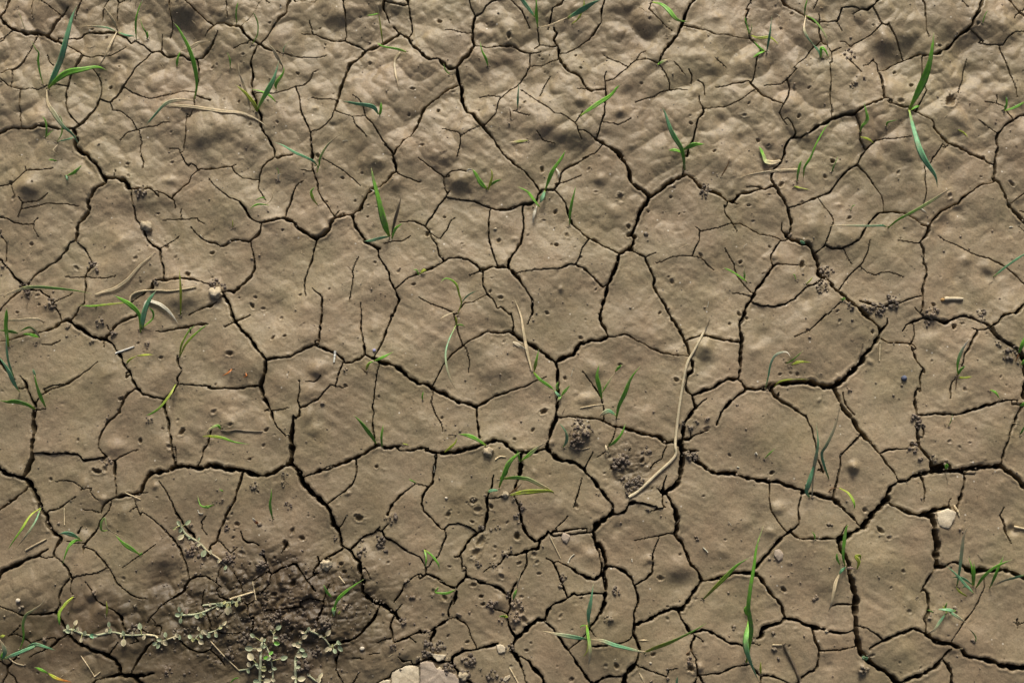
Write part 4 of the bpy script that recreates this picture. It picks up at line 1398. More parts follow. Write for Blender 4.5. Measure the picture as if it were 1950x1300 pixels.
R 155,1195,24,c:small elongated cream chip on the pale crusted patch, bottom centre left
R 355,1245,36,c:crumbly yellowish white lump among clods, bottom centre left
R 60,1230,150,p:broad pale greyish pink crusted slab cut by the bottom edge, left of centre
o 5,1135 60,1118 110,1130 130,1175 200,1190 290,1225 320,1270 330,1350 5,1350
P small bright green leaf lying level at a crack bend, bottom centre
b 30 yg:725,755 690,748 650,752
P seedling with thin upright teal blade crossed by two long flat leaves, lower centre
b 40 t:1395,830 1390,740 1410,620 1430,480
b 44 gs:1375,820 1385,900 1400,1000 1400,1080 1385,1165
b 38 ts:1400,940 1300,925 1180,905 1080,885 1000,868
b 38 sts:1400,940 1500,950 1600,985 1700,1010 1800,1035 1880,1045
b 12 g:1370,820 1330,830 1320,850
b 12 y:1380,960 1380,1030 1340,1090
S thin straw leaning at the bottom edge, centre
b 14 s:735,1165 770,1230 810,1300
T 1200 1000
c 4 5 5:62,640 35,730 30,820 20,890 50,940 70,1010 70,1070
c 6 7:70,1070 50,1140 -20,1200
c 3 2:20,900 0,940
c 5 5.5 5.5:40,825 120,795 200,755 280,710 350,685 430,685
c 6 5:430,690 470,640 500,595
c 3 4.5 4:400,695 430,770 470,840 500,890 540,910
c 1.5 1:540,910 590,940 605,965
c 3.5 4 4:510,890 590,860 650,870 720,910 790,950 880,980 940,995
c 3.5 3 3:535,920 500,990 510,1040 550,1110
c 3 4:545,1110 550,1200
c 2 2.5 2:65,1165 150,1190 230,1220 300,1245
c 1.5 1.5 .8:300,1245 325,1190 390,1178
c 3 5:550,1240 530,1300
c 3 4:570,1240 605,1300
c 2 3 2:560,1235 650,1225 720,1225 800,1190 880,1160 970,1145
c 4 5 4:940,995 975,1070 1000,1160 1050,1220 1085,1235
c 3 3.5 3:1085,1235 1180,1245 1250,1270 1310,1300
c 4 2:1080,1240 1070,1300
c 4 5.5 5:1245,650 1280,765 1240,800 1160,825 1100,850 1075,890
c 5 4 1.5:1100,880 1070,920 1040,935 990,915
c 5.5 6 5:1280,765 1370,775 1440,815 1520,840 1600,860
c 4 3.5:1600,860 1650,880 1735,890
c 3.5 4 4:1503,855 1520,940 1555,1010 1555,1100 1545,1160 1530,1185
c 4 3 4:1530,1185 1480,1200 1430,1240 1380,1300
c 3 3:1565,1035 1650,1030 1740,1028
c 1 .8:980,960 1070,985
h 190,1065,20 480,1065,18 850,840,14 1180,895,14 310,770,16 310,670,14 600,605,10 545,605,10 1640,650,2 500,1180,34 1310,995,12
m 700,720,120,1.5 1640,1090,80,1.5 1550,430,100,1 570,1170,40,2 400,1100,120,1.5 900,1230,100,1
k 495,1110,30,1 850,840,16,0 1225,1105,24,1 1180,895,14,0 310,1265,20,0 1180,1020,30,0 175,1280,12,0 1020,940,20,0
R 168,1133,10,w:tiny white chip near the bottom edge right of centre
R 1618,872,12,c:tiny cream grain sitting on a crack, lower right
P bright sheath with a long teal leaf drooping to the bottom edge, right of centre
b 60 gt:985,740 980,820 960,900 955,980 970,1060 1010,1170 1070,1300
b 40 g:960,740 955,690 970,650
P long bright green blade leaning right over a crack, bottom right of centre
b 42 yg:110,1050 200,1010 320,965 440,910 540,860 630,805
b 26 s:100,1045 50,1030 -60,1000 -140,980
P small jointed yellow green shoot in the crack at the bottom edge, right
b 20 y:1080,1225 1075,1170 1080,1120
P tiny blue green blade at the bottom edge, right of centre
b 22 t:380,1340 385,1280 390,1240
S dark muddy stick slanting into the bottom edge, lower right
b 34 d:1270,975 1320,1080 1370,1190 1410,1300
S muddy pale straw bit above the dark stick, lower right
b 14 s:1170,985 1255,985
S pale straw blade end at the bottom edge, right of centre
b 20 s:75,1215 100,1260 118,1300
S short dry straw beside a crack left of the long bright blade, bottom right centre
b 12 s:70,945 155,945
T 1550 1000
c 9 8 8:340,640 335,720 345,790 340,870 355,950 375,1030 420,1090
c 8 8 8:420,1090 500,1160 580,1200 640,1250 690,1300
c 3 4:0,1190 20,1180
c 2 2.5 1.5:140,668 200,645 320,645
c 4 3.5 2.5:-10,835 50,845 120,875 210,890 270,880 325,858
c 3 3 2.5:50,1033 130,1028 220,1025 300,1005 355,995
c 2 3 1.5:355,825 430,845 500,890 565,945
c 2.5 4 4.5 5:455,1015 560,955 660,910 740,870 810,850 870,865 920,900
c 5 5 6:950,650 940,720 905,780 920,830 915,895
c 7 7 6:920,900 980,945 1050,965 1130,980 1200,1010 1245,1060
c 7 7 8:1255,1070 1350,1095 1450,1110 1530,1150 1620,1165 1740,1170
c 4 6 6 5:1130,1010 1080,1050 1040,1110 1000,1160 920,1215 830,1245 700,1295
c 3 5 6:1055,1100 1100,1150 1140,1210 1130,1300
c 2 2.5 1:1345,650 1310,720 1240,790 1170,890 1135,950
c 1.5 1:1680,820 1740,800
c 1 1:1680,770 1685,850
h 780,710,20 460,1022,14 480,1070,16 700,1130,12 275,955,10 960,750,10 1105,910,10 875,1175,14 710,1215,12 1675,810,14
m 790,620,60,1.5 400,1180,50,2 1000,850,200,1 1150,1020,40,1.5 130,1120,80,-1.5 1500,900,200,1 700,1030,150,1.5
k 400,1190,45,0 850,600,16,0 1160,690,20,0 1320,945,20,0 20,590,18,0 105,872,14,0 965,765,22,0
P star shaped seedling with narrow teal leaves, two hanging down, lower right
b 30 ts:1095,715 1040,790 990,860 930,890
b 30 ts:1110,705 1180,750 1270,810
b 34 t:1170,705 1090,695 1020,690
b 26 g:1070,700 1100,630
b 20 y:1100,720 1060,660
P thin arched sprout with a pale tip below the star shaped seedling, lower right
b 14 gs:1330,960 1335,920 1300,870 1255,840
P pair of oval teal seed leaves inside the wide crack near the bottom edge, right
b 40 t:420,1095 395,1080
b 40 t:420,1095 447,1100
P tiny green sprout at the crack edge left of the star shaped seedling
b 16 g:985,715 935,695
"""
K = 400 / 1733.0
cracks, holes, mounds, clumps, items = [], [], [], [], []
tx = ty = 0; cur = None
def pts_of(s):
    out = []
    for q in s.split():
        a = q.split(','); out.append((tx + float(a[0]) * K, ty + float(a[1]) * K))
    return out
for line in DATA.split('\n'):
    if not line: continue
    c = line[0]; rest = line[2:]
    if c == 'T': a = rest.split(); tx, ty = float(a[0]), float(a[1])
    elif c == 'c':
        w, p = rest.split(':'); cracks.append(([float(v) for v in w.split()], pts_of(p)))
    elif c in 'hmk':
        for q in rest.split():
            a = [float(v) for v in q.split(',')]
            r = a[2] * K if len(a) > 2 else 15 * K
            v = a[3] if len(a) > 3 else 0
            (holes if c == 'h' else mounds if c == 'm' else clumps).append((tx + a[0] * K, ty + a[1] * K, r, v))
    elif c in 'PS': cur = dict(kind=c, label=rest.strip(), blades=[], leaves=[]); items.append(cur)
    elif c == 'b':
        w, p = rest.split(':'); a = w.split(); cur['blades'].append((float(a[0]) * K, a[1], pts_of(p)))
    elif c == 'o': cur_r['outline'] = pts_of(rest)
    elif c == 'l':
        for q in rest.split():
            a = q.split(','); cur['leaves'].append((tx + float(a[0]) * K, ty + float(a[1]) * K, float(a[2]) * K, a[3]))
    elif c == 'R':
        q, lab = rest.split(':', 1); a = q.strip().split(',')
        cur_r = dict(kind='R', label=lab.strip(), x=tx + float(a[0]) * K, y=ty + float(a[1]) * K, r=float(a[2]) * K, col=a[3]); items.append(cur_r)

# ---------------------------------------------------------------- ground relief
def cells(lo, hi, step):
    return np.arange(lo, hi + step * .5, step)
STEP = 1.6
def axis(lo, hi):
    inner = cells(lo, hi, STEP)
    out_hi, out_lo = [], []
    d, v = STEP, inner[-1]
    while v < hi + 9000:
        d = min(d * 1.35, 4.6) if v < hi + 270 else d * 1.3
        v += d; out_hi.append(v)
    d, v = STEP, inner[0]
    while v > lo - 9000:
        d = min(d * 1.35, 4.6) if v > lo - 270 else d * 1.3
        v -= d; out_lo.append(v)
    return np.array(out_lo[::-1] + list(inner) + out_hi)
cs = [P(-4, -4), P(1954, -4), P(-4, 1304), P(1954, 1304)]
X0, X1 = min(c[0] for c in cs), max(c[0] for c in cs)
Y0, Y1 = min(c[1] for c in cs), max(c[1] for c in cs)
ax, ay = axis(X0, X1), axis(Y0, Y1)
NX, NY = len(ax), len(ay)
GX, GY = np.meshgrid(ax, ay)                 # [row, col]
GX = GX.astype(np.float64); GY = GY.astype(np.float64)
hx = np.gradient(ax); hy = np.gradient(ay)
TH = 0.5 * np.maximum(hx[None, :], hy[:, None])      # half of the local spacing

def vnoise(x, y, wl, seed, ang=0.0, sx=1.0):
    r = np.random.default_rng(seed); T = r.random((256, 256)).astype(np.float32) * 2 - 1
    ca, sa = math.cos(ang), math.sin(ang)
    u = ((x * ca + y * sa) / (wl * sx) + 1000.37); v = ((-x * sa + y * ca) / wl + 1000.71)
    iu = np.floor(u).astype(np.int64); iv = np.floor(v).astype(np.int64)
    fu = u - iu; fv = v - iv
    fu = fu * fu * fu * (fu * (fu * 6 - 15) + 10); fv = fv * fv * fv * (fv * (fv * 6 - 15) + 10)
    a = T[iv & 255, iu & 255]; b = T[iv & 255, (iu + 1) & 255]; c = T[(iv + 1) & 255, iu & 255]; d = T[(iv + 1) & 255, (iu + 1) & 255]
    return (a * (1 - fu) + b * fu) * (1 - fv) + (c * (1 - fu) + d * fu) * fv

# crack lines: jittered paths with a width at every joint
def resample(p, ws):
    p = [P(*q) for q in p]
    L = [0]
    for a, b in zip(p, p[1:]): L.append(L[-1] + math.dist(a, b))
    tot = max(L[-1], 1e-6)
    n = max(2, int(tot / 3.2))
    out = []
    ks = list(np.linspace(0, 1, len(ws))) if len(ws) > 1 else [0, 1]
    wv = ws if len(ws) > 1 else ws * 2
    j = 0
    for i in range(n + 1):
        s = tot * i / n
        while j < len(L) - 2 and L[j + 1] < s: j += 1
        f = (s - L[j]) / max(L[j + 1] - L[j], 1e-6)
        x = p[j][0] + (p[j + 1][0] - p[j][0]) * f; y = p[j][1] + (p[j + 1][1] - p[j][1]) * f
        out.append((x, y, float(np.interp(i / n, ks, wv))))
    return out
paths = [resample(p, w) for w, p in cracks]
def photo_pos(x, y):
    vy, vz = y + DIST * SA, -DIST * CA
    dep = -(-vy * SA + vz * CA); up = vy * CA + vz * SA
    return 975 + x / dep * DIST, 650 - up / dep * DIST
# close the small gaps where one crack runs into another
allp = [np.array(q) for q in paths]
for i, q in enumerate(paths):
    for end in (0, -1):
        e = np.array(q[end][:2]); best = 10.0; hit = None
        for k2, o in enumerate(allp):
            if k2 == i: continue
            d = np.hypot(o[:, 0] - e[0], o[:, 1] - e[1]); m = d.argmin()
            if d[m] < best: best = d[m]; hit = o[m]
        fx_, fy_ = photo_pos(*e); near = fx_ < 12 or fx_ > 1938 or fy_ < 12 or fy_ > 1288
        if hit is not None and best > .3 and not near:
            t = (float(hit[0]), float(hit[1]), max(q[end][2], 1.2))
            if end == 0: q.insert(0, t)
            else: q.append(t)
        # cracks that leave the frame go on outside it
        if near:
            inner = np.array(q[min(8, len(q) - 1)] if end == 0 else q[max(-9, -len(q))])[:2]
            if (fx_ < 12 and inner[0] > e[0]) or (fx_ > 1938 and inner[0] < e[0]) or (fy_ < 12 and inner[1] < e[1]) or (fy_ > 1288 and inner[1] > e[1]):
                d = e - inner; d /= max(np.hypot(*d), 1e-6)
                ow = np.array((-1., 0) if fx_ < 12 else (1., 0) if fx_ > 1938 else (0, 1.) if fy_ < 12 else (0, -1.))
                if float(d @ ow) < .5:
                    if min(fx_, 1950 - fx_, fy_, 1300 - fy_) > 3: continue
                    d = d * .4 + ow; d /= np.hypot(*d)
                for s_ in range(1, 30):
                    t = (float(e[0] + d[0] * 5 * s_ + rng.normal() * 1.5), float(e[1] + d[1] * 5 * s_ + rng.normal() * 1.5), max(1.6, q[end][2]) if s_ < 5 else max(3.0, q[end][2]))
                    if end == 0: q.insert(0, t)
                    else: q.append(t)
# honeycomb of cracks in the ground around the frame
def outside(x, y, m): return x < X0 - m or x > X1 + m or y < Y0 - m or y > Y1 + m
hs = 78.0
def jv(i, j, k):
    r = random.Random(i * 7919 + j * 104729 + k * 31); x = (i + .5 * (j & 1)) * hs * 1.732; y = j * hs * 1.5 + (hs if k else 0)
    return (x + r.uniform(-26, 26), y + r.uniform(-26, 26))
for i in range(-16, 17):
    for j in range(-14, 15):
        a = jv(i, j, 0); b = jv(i, j, 1)
        o = j & 1
        for c1, c2 in ((a, b), (b, jv(i + (0 if not o else 1), j + 1, 0)), (b, jv(i + (-1 if not o else 0), j + 1, 0))):
            if outside(c1[0], c1[1], 18) and outside(c2[0], c2[1], 18) and not (outside(c1[0], c1[1], 275) or outside(c2[0], c2[1], 275)):
                n = int(math.dist(c1, c2) / 6) + 2
                paths.append([(c1[0] + (c2[0] - c1[0]) * t / n, c1[1] + (c2[1] - c1[1]) * t / n, 7.5) for t in range(n + 1)])

S = np.full((NY, NX), 99.0); NXv = np.zeros((NY, NX)); NYv = np.zeros((NY, NX)); HW = np.zeros((NY, NX)); DC = np.full((NY, NX), 99.0)
for pi, q in enumerate(paths):
    a = np.array(q)
    n = len(a)
    if n < 2: continue
    # ragged edges: sideways wander and uneven width
    t = np.gradient(a[:, :2], axis=0); ln = np.hypot(t[:, 0], t[:, 1]) + 1e-9
    nx_, ny_ = -t[:, 1] / ln, t[:, 0] / ln
    wob = vnoise(a[:, 0], a[:, 1], 7.0, 11) * .8 + vnoise(a[:, 0], a[:, 1], 16.0, 12) * 1.0 + vnoise(a[:, 0], a[:, 1], 3.5, 14) * .45
    sc = np.clip(a[:, 2] / 3.0, .45, 1.3)
    xs = a[:, 0] + nx_ * wob * sc; ys = a[:, 1] + ny_ * wob * sc
    hw = a[:, 2] * .51 * (1 + .55 * vnoise(a[:, 0] + 500, a[:, 1], 6.0, 13) + .2 * vnoise(a[:, 0] + 900, a[:, 1], 13.0, 15)) + np.clip(a[:, 2] * .14, .06, .26)
    for k2 in range(n - 1):
        x_a, y_a, x_b, y_b = xs[k2], ys[k2], xs[k2 + 1], ys[k2 + 1]
        R = max(hw[k2], hw[k2 + 1]) + 9
        i0 = np.searchsorted(ax, min(x_a, x_b) - R); i1 = np.searchsorted(ax, max(x_a, x_b) + R)
        j0 = np.searchsorted(ay, min(y_a, y_b) - R); j1 = np.searchsorted(ay, max(y_a, y_b) + R)
        if i1 <= i0 or j1 <= j0: continue
        gx = GX[j0:j1, i0:i1]; gy = GY[j0:j1, i0:i1]
        vx, vy = x_b - x_a, y_b - y_a; L2 = vx * vx + vy * vy + 1e-9
        tt = np.clip(((gx - x_a) * vx + (gy - y_a) * vy) / L2, 0, 1)
        ddx = gx - (x_a + vx * tt); ddy = gy - (y_a + vy * tt); d = np.sqrt(ddx * ddx + ddy * ddy)
        h = hw[k2] + (hw[k2 + 1] - hw[k2]) * tt
        s = d - h; sub = S[j0:j1, i0:i1]; m = s < sub
        sub[m] = s[m]
        for A, B in ((NXv, ddx / (d + 1e-9)), (NYv, ddy / (d + 1e-9)), (HW, h), (DC, d)):
            v = A[j0:j1, i0:i1]; v[m] = B[m]
inside = (DC < TH) | (S < -TH)                                   # spots that lie down in a crack
rim = (~inside) & (np.abs(S) < TH * 1.05)
GX -= np.where(rim, S * NXv, 0); GY -= np.where(rim, S * NYv, 0)
Sx = np.where(rim, 0.0, S)

# field relief
def pic(y): return (Y1 - y) / (Y1 - Y0)                                # 0 at the top edge of the photo, 1 at the bottom
fy = np.clip(pic(GY), -1, 2)
BL = P(520, 1170); lump = np.exp(-(((GX - BL[0]) / 190) ** 2 + ((GY - BL[1]) / 95) ** 2))     # the rough damp patch low on the left
BL2 = P(250, 1200); lump2 = np.exp(-(((GX - BL2[0]) / 260) ** 2 + ((GY - BL2[1]) / 90) ** 2))
QP = P(1196, 888); QQ = P(1105, 832)
lump3 = np.exp(-(((GX - QP[0]) / 42) ** 2 + ((GY - QP[1]) / 40) ** 2)) + .8 * np.exp(-(((GX - QQ[0]) / 26) ** 2 + ((GY - QQ[1]) / 22) ** 2))
top = np.clip(1.25 - fy * 1.15, .55, 1.35)
Z = vnoise(GX, GY, 210, 1, .4) * 9 * top + vnoise(GX, GY, 70, 92, .1) * 4.2 * np.clip(.4 + vnoise(GX, GY, 240, 93), 0, 1)
Z += vnoise(GX, GY, 95, 2, .9) * 8.5 * top
n3 = vnoise(GX, GY, 46, 3, .2); Z += n3 * 3.8 * top * np.clip(.5 + vnoise(GX, GY, 170, 61), .1, 1.4)
topz = np.clip((.40 - fy) / .22, 0, 1); topz = topz * topz * (3 - 2 * topz)
Z += topz * (-np.abs(vnoise(GX, GY, 62, 71, .6)) * -8 + np.abs(vnoise(GX, GY, 34, 72, .2)) * 2.6 * np.clip(.6 + vnoise(GX, GY, 120, 73) * 1.4, 0, 1.3) + np.abs(vnoise(GX, GY, 17, 74, 1.0)) * 1.3 * np.clip(.4 + vnoise(GX, GY, 90, 75) * 1.6, 0, 1.2))
n4 = vnoise(GX, GY, 25, 4, .7); Z += np.abs(n4) * 2.7 * np.clip(top - .35, .12, 1.2)
Z += vnoise(GX, GY, 13, 5, 1.2) * .75 * top
Z += vnoise(GX, GY, 7, 6, .3) * .3
Z += vnoise(GX, GY, 3.6, 60, .9) * .12
st = vnoise(GX, GY, 16, 8, .35, 5.0); msk = np.clip(vnoise(GX, GY, 160, 9) * 1.5 + .35, 0, 1)
Z += (st * .6 + vnoise(GX, GY, 9, 81, .5, 6) * .25 * (1 + vnoise(GX, GY, 40, 82))) * msk                                              # drag marks of running water
st2 = vnoise(GX, GY, 11, 18, -.6, 7.0); msk2 = np.clip(vnoise(GX, GY, 190, 19) * 1.5 + .1, 0, 1)
Z += (st2 * .55 + vnoise(GX, GY, 6, 83, -.4, 8) * .22) * msk2
Z += lump * (np.abs(vnoise(GX, GY, 22, 21, .5)) * 10 + np.abs(vnoise(GX, GY, 12, 22, .1)) * 5.5 + np.abs(vnoise(GX, GY, 6, 91, .4)) * 2.4 + vnoise(GX, GY, 5.5, 23, .1) * .9 - 2)
Z += lump3 * (np.abs(vnoise(GX, GY, 14, 26, .5)) * 6 + np.abs(vnoise(GX, GY, 6, 27, .1)) * 2.4)
Z += lump2 * (np.abs(vnoise(GX, GY, 27, 24, .5)) * 7 + vnoise(GX, GY, 9, 25, .1) * .8)
mounds += [(430, 245, 46, 12), (390, 262, 26, 5), (330, 240, 34, 6), (480, 275, 30, 6), (1030, 245, 52, 11), (985, 235, 26, 5), (1075, 262, 24, 5), (1180, 200, 24, 7), (1085, 182, 22, 5), (1215, 215, 18, 4),
    (60, 355, 34, 7), (60, 362, 18, 3), (860, 480, 40, 7), (960, 50, 40, 8), (925, 70, 18, 4), (1240, 45, 36, 6), (1345, 118, 44, 11), (1300, 80, 26, 6), (1410, 120, 30, 6), (1385, 70, 24, 4), (540, 310, 36, 7),
    (1680, 75, 28, 7), (1140, 325, 34, 5), (1840, 245, 40, 6), (1725, 285, 44, 7), (640, 95, 38, 8), (350, 22, 40, 8), (190, 22, 36, 8), (1565, 22, 30, 8), (1905, 45, 40, 7), (100, 470, 50, 6), (345, 562, 40, 7),
    (250, 985, 40, 5), (300, 1060, 34, 5), (1290, 672, 26, 6), (1790, 130, 34, 5), (730, 40, 24, 4), (130, 118, 26, 5), (520, 420, 30, 4), (1370, 300, 30, 4), (1620, 205, 34, 6), (255, 130, 26, 4), (880, 240, 30, 4),
    (1490, 200, 26, 5), (1700, 170, 24, 5), (1550, 420, 30, 5), (1000, 140, 24, 4), (590, 640, 26, 4), (610, 700, 20, 3), (800, 800, 16, 4), (690, 250, 24, 4), (90, 240, 30, 5), (1160, 130, 22, 4), (20, 90, 34, 5)]
def local(cx, cy, r):
    i0, i1 = np.searchsorted(ax, cx - r), np.searchsorted(ax, cx + r); j0, j1 = np.searchsorted(ay, cy - r), np.searchsorted(ay, cy + r)
    return slice(j0, j1), slice(i0, i1)
for (x, y, r, h) in mounds:
    cx, cy = P(x, y); R = r * 1.1
    sl = local(cx, cy, R * 1.6)
    el = random.uniform(-.3, .3); ex = random.uniform(.85, 1.2)
    dx, dy = GX[sl] - cx, GY[sl] - cy
    q2 = ((dx + dy * el) * ex) ** 2 + (dy / ex) ** 2
    rr = R * .70 * (1 + .18 * vnoise(GX[sl], GY[sl], R * .8 + 5, int(x) + 3))
    Z[sl] += h * (2.2 if r * K < 99 and h < 3.6 and h > -5 else .85) * np.exp(-(q2 / rr ** 2) ** 1.1)
# scattered small bumps and pits that the eye does not single out
for k2 in range(520):
    x, y = random.uniform(-10, 1960), random.uniform(-10, 1310); cx, cy = P(x, y)
    r = random.uniform(2.2, 5.5); h = random.choice((1, 1, -1)) * random.uniform(.3, 1.0) * r * .35
    if y < 480: h *= 1.3; r *= 1.3
    sl = local(cx, cy, r * 2.2)
    ex = random.uniform(.7, 1.4)
    Z[sl] += h * np.exp(-(((GX[sl] - cx) * ex) ** 2 + ((GY[sl] - cy) / ex) ** 2) / (r * r * .8))
pit = np.zeros_like(Z)
hl = list(holes)
for k2 in range(170): hl.append((random.uniform(0, 1950), random.uniform(0, 1300), random.uniform(.8, 1.7), 0))
for k2 in range(420): hl.append((random.uniform(0, 1950), 1300 * random.random() ** 1.7, random.uniform(.75, 1.25), 0))
for (x, y, r, v) in clumps:
    cx, cy = P(x, y); sl = local(cx, cy, r * 2)
    Z[sl] += r * .22 * np.exp(-((GX[sl] - cx) ** 2 + (GY[sl] - cy) ** 2) / (r * r * .5)) * (1 + .6 * vnoise(GX[sl], GY[sl], 5, 88))
for (x, y, r, _) in hl:
    cx, cy = P(x, y); r = r * .84 * random.uniform(.8, 1.12); dp = random.choice((.7, 1.2, 1.7, 2.0))
    sl = local(cx, cy, r * 2.6 + 3)
    ex = random.uniform(.75, 1.3); e2 = random.uniform(-.5, .5)
    dx, dy = GX[sl] - cx, GY[sl] - cy
    d = np.sqrt(((dx + e2 * dy) * ex) ** 2 + (dy / ex) ** 2) * (1 + .15 * vnoise(GX[sl], GY[sl], 3, 77) * 1.8)
    Z[sl] += r * .26 * np.exp(-((d - r * 1.45) / (r * .45)) ** 2)
    Z[sl] -= r * dp / (1 + np.exp((d - r * .82) / (.16 * r + .18)))
    pit[sl] = np.maximum(pit[sl], np.exp(-(d / r) ** 2))
# the cream stone's and the wide cracks' raised lips
Z += np.where((HW > 1.6) & (S > 0), .3 * np.clip(HW / 3, 0, 1.4) * np.exp(-((S - 2.6 - HW * .3) / 1.3) ** 2) * (1 + vnoise(GX, GY, 22, 31)), 0)
Z -= np.where(S < 9, (.12 + .2 * HW) * np.exp(-np.maximum(S, 0) / 1.1), 0)
Z += np.where((HW > 1.7) & (S >= 0), .7 * np.clip(HW / 3, 0, 1.2) * np.exp(-((S - 1.5) / 4.0) ** 2) * (.6 + 1.2 * vnoise(GX, GY, 45, 33)), 0)
SURF = Z.copy()
far = np.clip((np.maximum(np.maximum(X0 - GX, GX - X1), np.maximum(Y0 - GY, GY - Y1)) - 300) / 900, 0, 1)
Z *= 1 - .8 * far; SURF = Z.copy()
depth = np.clip(1.6 + HW * 10.5, 3.2, 42) * (1 + .15 * vnoise(GX, GY, 9, 41))
inw = np.clip(-S / np.maximum(HW, .3), 0, 1)
Z = np.where(inside, Z - depth * (.62 + .38 * inw) + vnoise(GX, GY, 5, 42) * np.clip(HW - 1.5, 0, 3) * .8, Z)
damp_dark = np.clip(lump * 1.5 + lump2 * .85 + lump3 * .45, 0, 1.1)
low_dark = np.clip((fy - .45) * 1.5, 0, 1) * np.clip(1.05 - (GX - X0) / (X1 - X0) * 1.0, .15, 1) + .18 * np.clip((fy - .7) * 3, 0, 1)  # darker downwards, most on the left, plus a low band
DAMP_SHADE = np.clip(low_dark * (.45 + .35 * vnoise(GX, GY, 120, 53)) + damp_dark * (1 + .5 * vnoise(GX, GY, 30, 51)) + pit * .25 + np.where(inside, .8, 0), 0, 1)  # damp patches, darker low left, and shade painted into pits and cracks

def ground_z(x, y):
    i = int(np.clip(np.searchsorted(ax, x), 1, NX - 1)); j = int(np.clip(np.searchsorted(ay, y), 1, NY - 1))
    return float(SURF[j, i])
def on(px, py, lift=0.0):
    """ground spot seen at a photo position, with the relief taken into account"""
    z = 0.0
    for _ in range(3):
        x, y = P(px, py, z); z = ground_z(x, y) + lift
    return x, y, z

# ---------------------------------------------------------------- which piece of crust every face belongs to
wide = inside & (HW > .38)
seg = wide | ((DC < np.maximum(HW, .8) + 1.5) & (HW > .3))
core = wide[:-1, :-1] | wide[1:, :-1] | wide[:-1, 1:] | wide[1:, 1:]
barrier = core | seg[:-1, :-1] | seg[1:, 1:]
FY, FX = core.shape
parent = [0]
def find(a):
    while parent[a] != a: parent[a] = parent[parent[a]]; a = parent[a]
    return a
lab = np.zeros((FY, FX), np.int32); prev = []
for j in range(FY):
    row = ~barrier[j]; e = np.flatnonzero(np.diff(np.concatenate(([0], row.view(np.int8), [0]))))
    runs = []; pk = 0
    for a, b in zip(e[::2], e[1::2]):
        l = 0
        while pk < len(prev) and prev[pk][1] <= a: pk += 1
        k2 = pk
        while k2 < len(prev) and prev[k2][0] < b:
            r0 = find(prev[k2][2])
            if l == 0: l = r0
            elif r0 != l: parent[r0] = l
            k2 += 1
        if l == 0: l = len(parent); parent.append(l)
        runs.append((a, b, l)); lab[j, a:b] = l
    prev = runs
roots = np.array([find(i) for i in range(len(parent))]); lab = roots[lab]; lab[barrier] = 0
for _ in range(6):                                                  # the plates grow back to the very edge of their cracks
    for src, dst in ((np.s_[:-1, :], np.s_[1:, :]), (np.s_[1:, :], np.s_[:-1, :]), (np.s_[:, :-1], np.s_[:, 1:]), (np.s_[:, 1:], np.s_[:, :-1])):
        t = lab[dst]; m = (t == 0) & ~core[dst] & (lab[src] > 0); t[m] = lab[src][m]
ids, cnt = np.unique(lab, return_counts=True)
# crust wholly outside the frame stays with the ground
jj0, jj1 = np.searchsorted(ay, Y0 + 6), np.searchsorted(ay, Y1 - 6); ii0, ii1 = np.searchsorted(ax, X0 + 20), np.searchsorted(ax, X1 - 20)
vis = set(np.unique(lab[jj0:jj1, ii0:ii1]).tolist())
outer = int(lab[0, 0])
keep = [int(i) for i, c in zip(ids, cnt) if i != 0 and i != outer and i in vis and c > 70]
keep_set = np.zeros(len(parent), bool); keep_set[keep] = True

# every plate has settled a little differently
vl = np.zeros((NY, NX), np.int32)
for sl in ((slice(0, -1), slice(0, -1)), (slice(1, None), slice(0, -1)), (slice(0, -1), slice(1, None)), (slice(1, None), slice(1, None))):
    t = vl[sl]; m = keep_set[lab]; t[m] = lab[m]
r9 = np.random.default_rng(4)
for l in keep:
    m = vl == l; xs = GX[m]; ys = GY[m]
    ext = max(30.0, float(np.ptp(xs)), float(np.ptp(ys)))
    dz = r9.normal() * 1.0 + ((xs - xs.mean()) * r9.normal() + (ys - ys.mean()) * r9.normal()) * min(.022, 2.6 / ext)
    Z[m] += dz; SURF[m] += dz
V = np.stack([GX * U, GY * U, Z * U], -1).reshape(-1, 3).astype(np.float32)
damp_shade_f = DAMP_SHADE.reshape(-1).astype(np.float32)
idx = np.arange(NX * NY, dtype=np.int32).reshape(NY, NX)
Q = np.stack([idx[:-1, :-1], idx[:-1, 1:], idx[1:, 1:], idx[1:, :-1]], -1).reshape(-1, 4)
flat = np.where(keep_set[lab], lab, 0).reshape(-1)
order = np.argsort(flat, kind='stable'); fs = flat[order]
bounds = np.flatnonzero(np.diff(fs)) + 1
groups = np.split(order, bounds)

def make_grid_mesh(name, faces, mat, origin=(0, 0, 0)):
    used, inv = np.unique(faces, return_inverse=True)
    me = bpy.data.meshes.new(name); v = V[used] - np.array(origin, np.float32)
    me.vertices.add(len(v)); me.vertices.foreach_set('co', v.ravel())
    nf = len(faces); me.loops.add(nf * 4); me.loops.foreach_set('vertex_index', inv.astype(np.int32).ravel())
    me.polygons.add(nf); me.polygons.foreach_set('loop_start', np.arange(0, nf * 4, 4, dtype=np.int32))
    me.polygons.foreach_set('use_smooth', np.ones(nf, bool))
    me.update(calc_edges=True)
    a = me.attributes.new('damp_dark', 'FLOAT', 'POINT'); a.data.foreach_set('value', damp_shade_f[used])
    me.materials.append(mat)
    return me

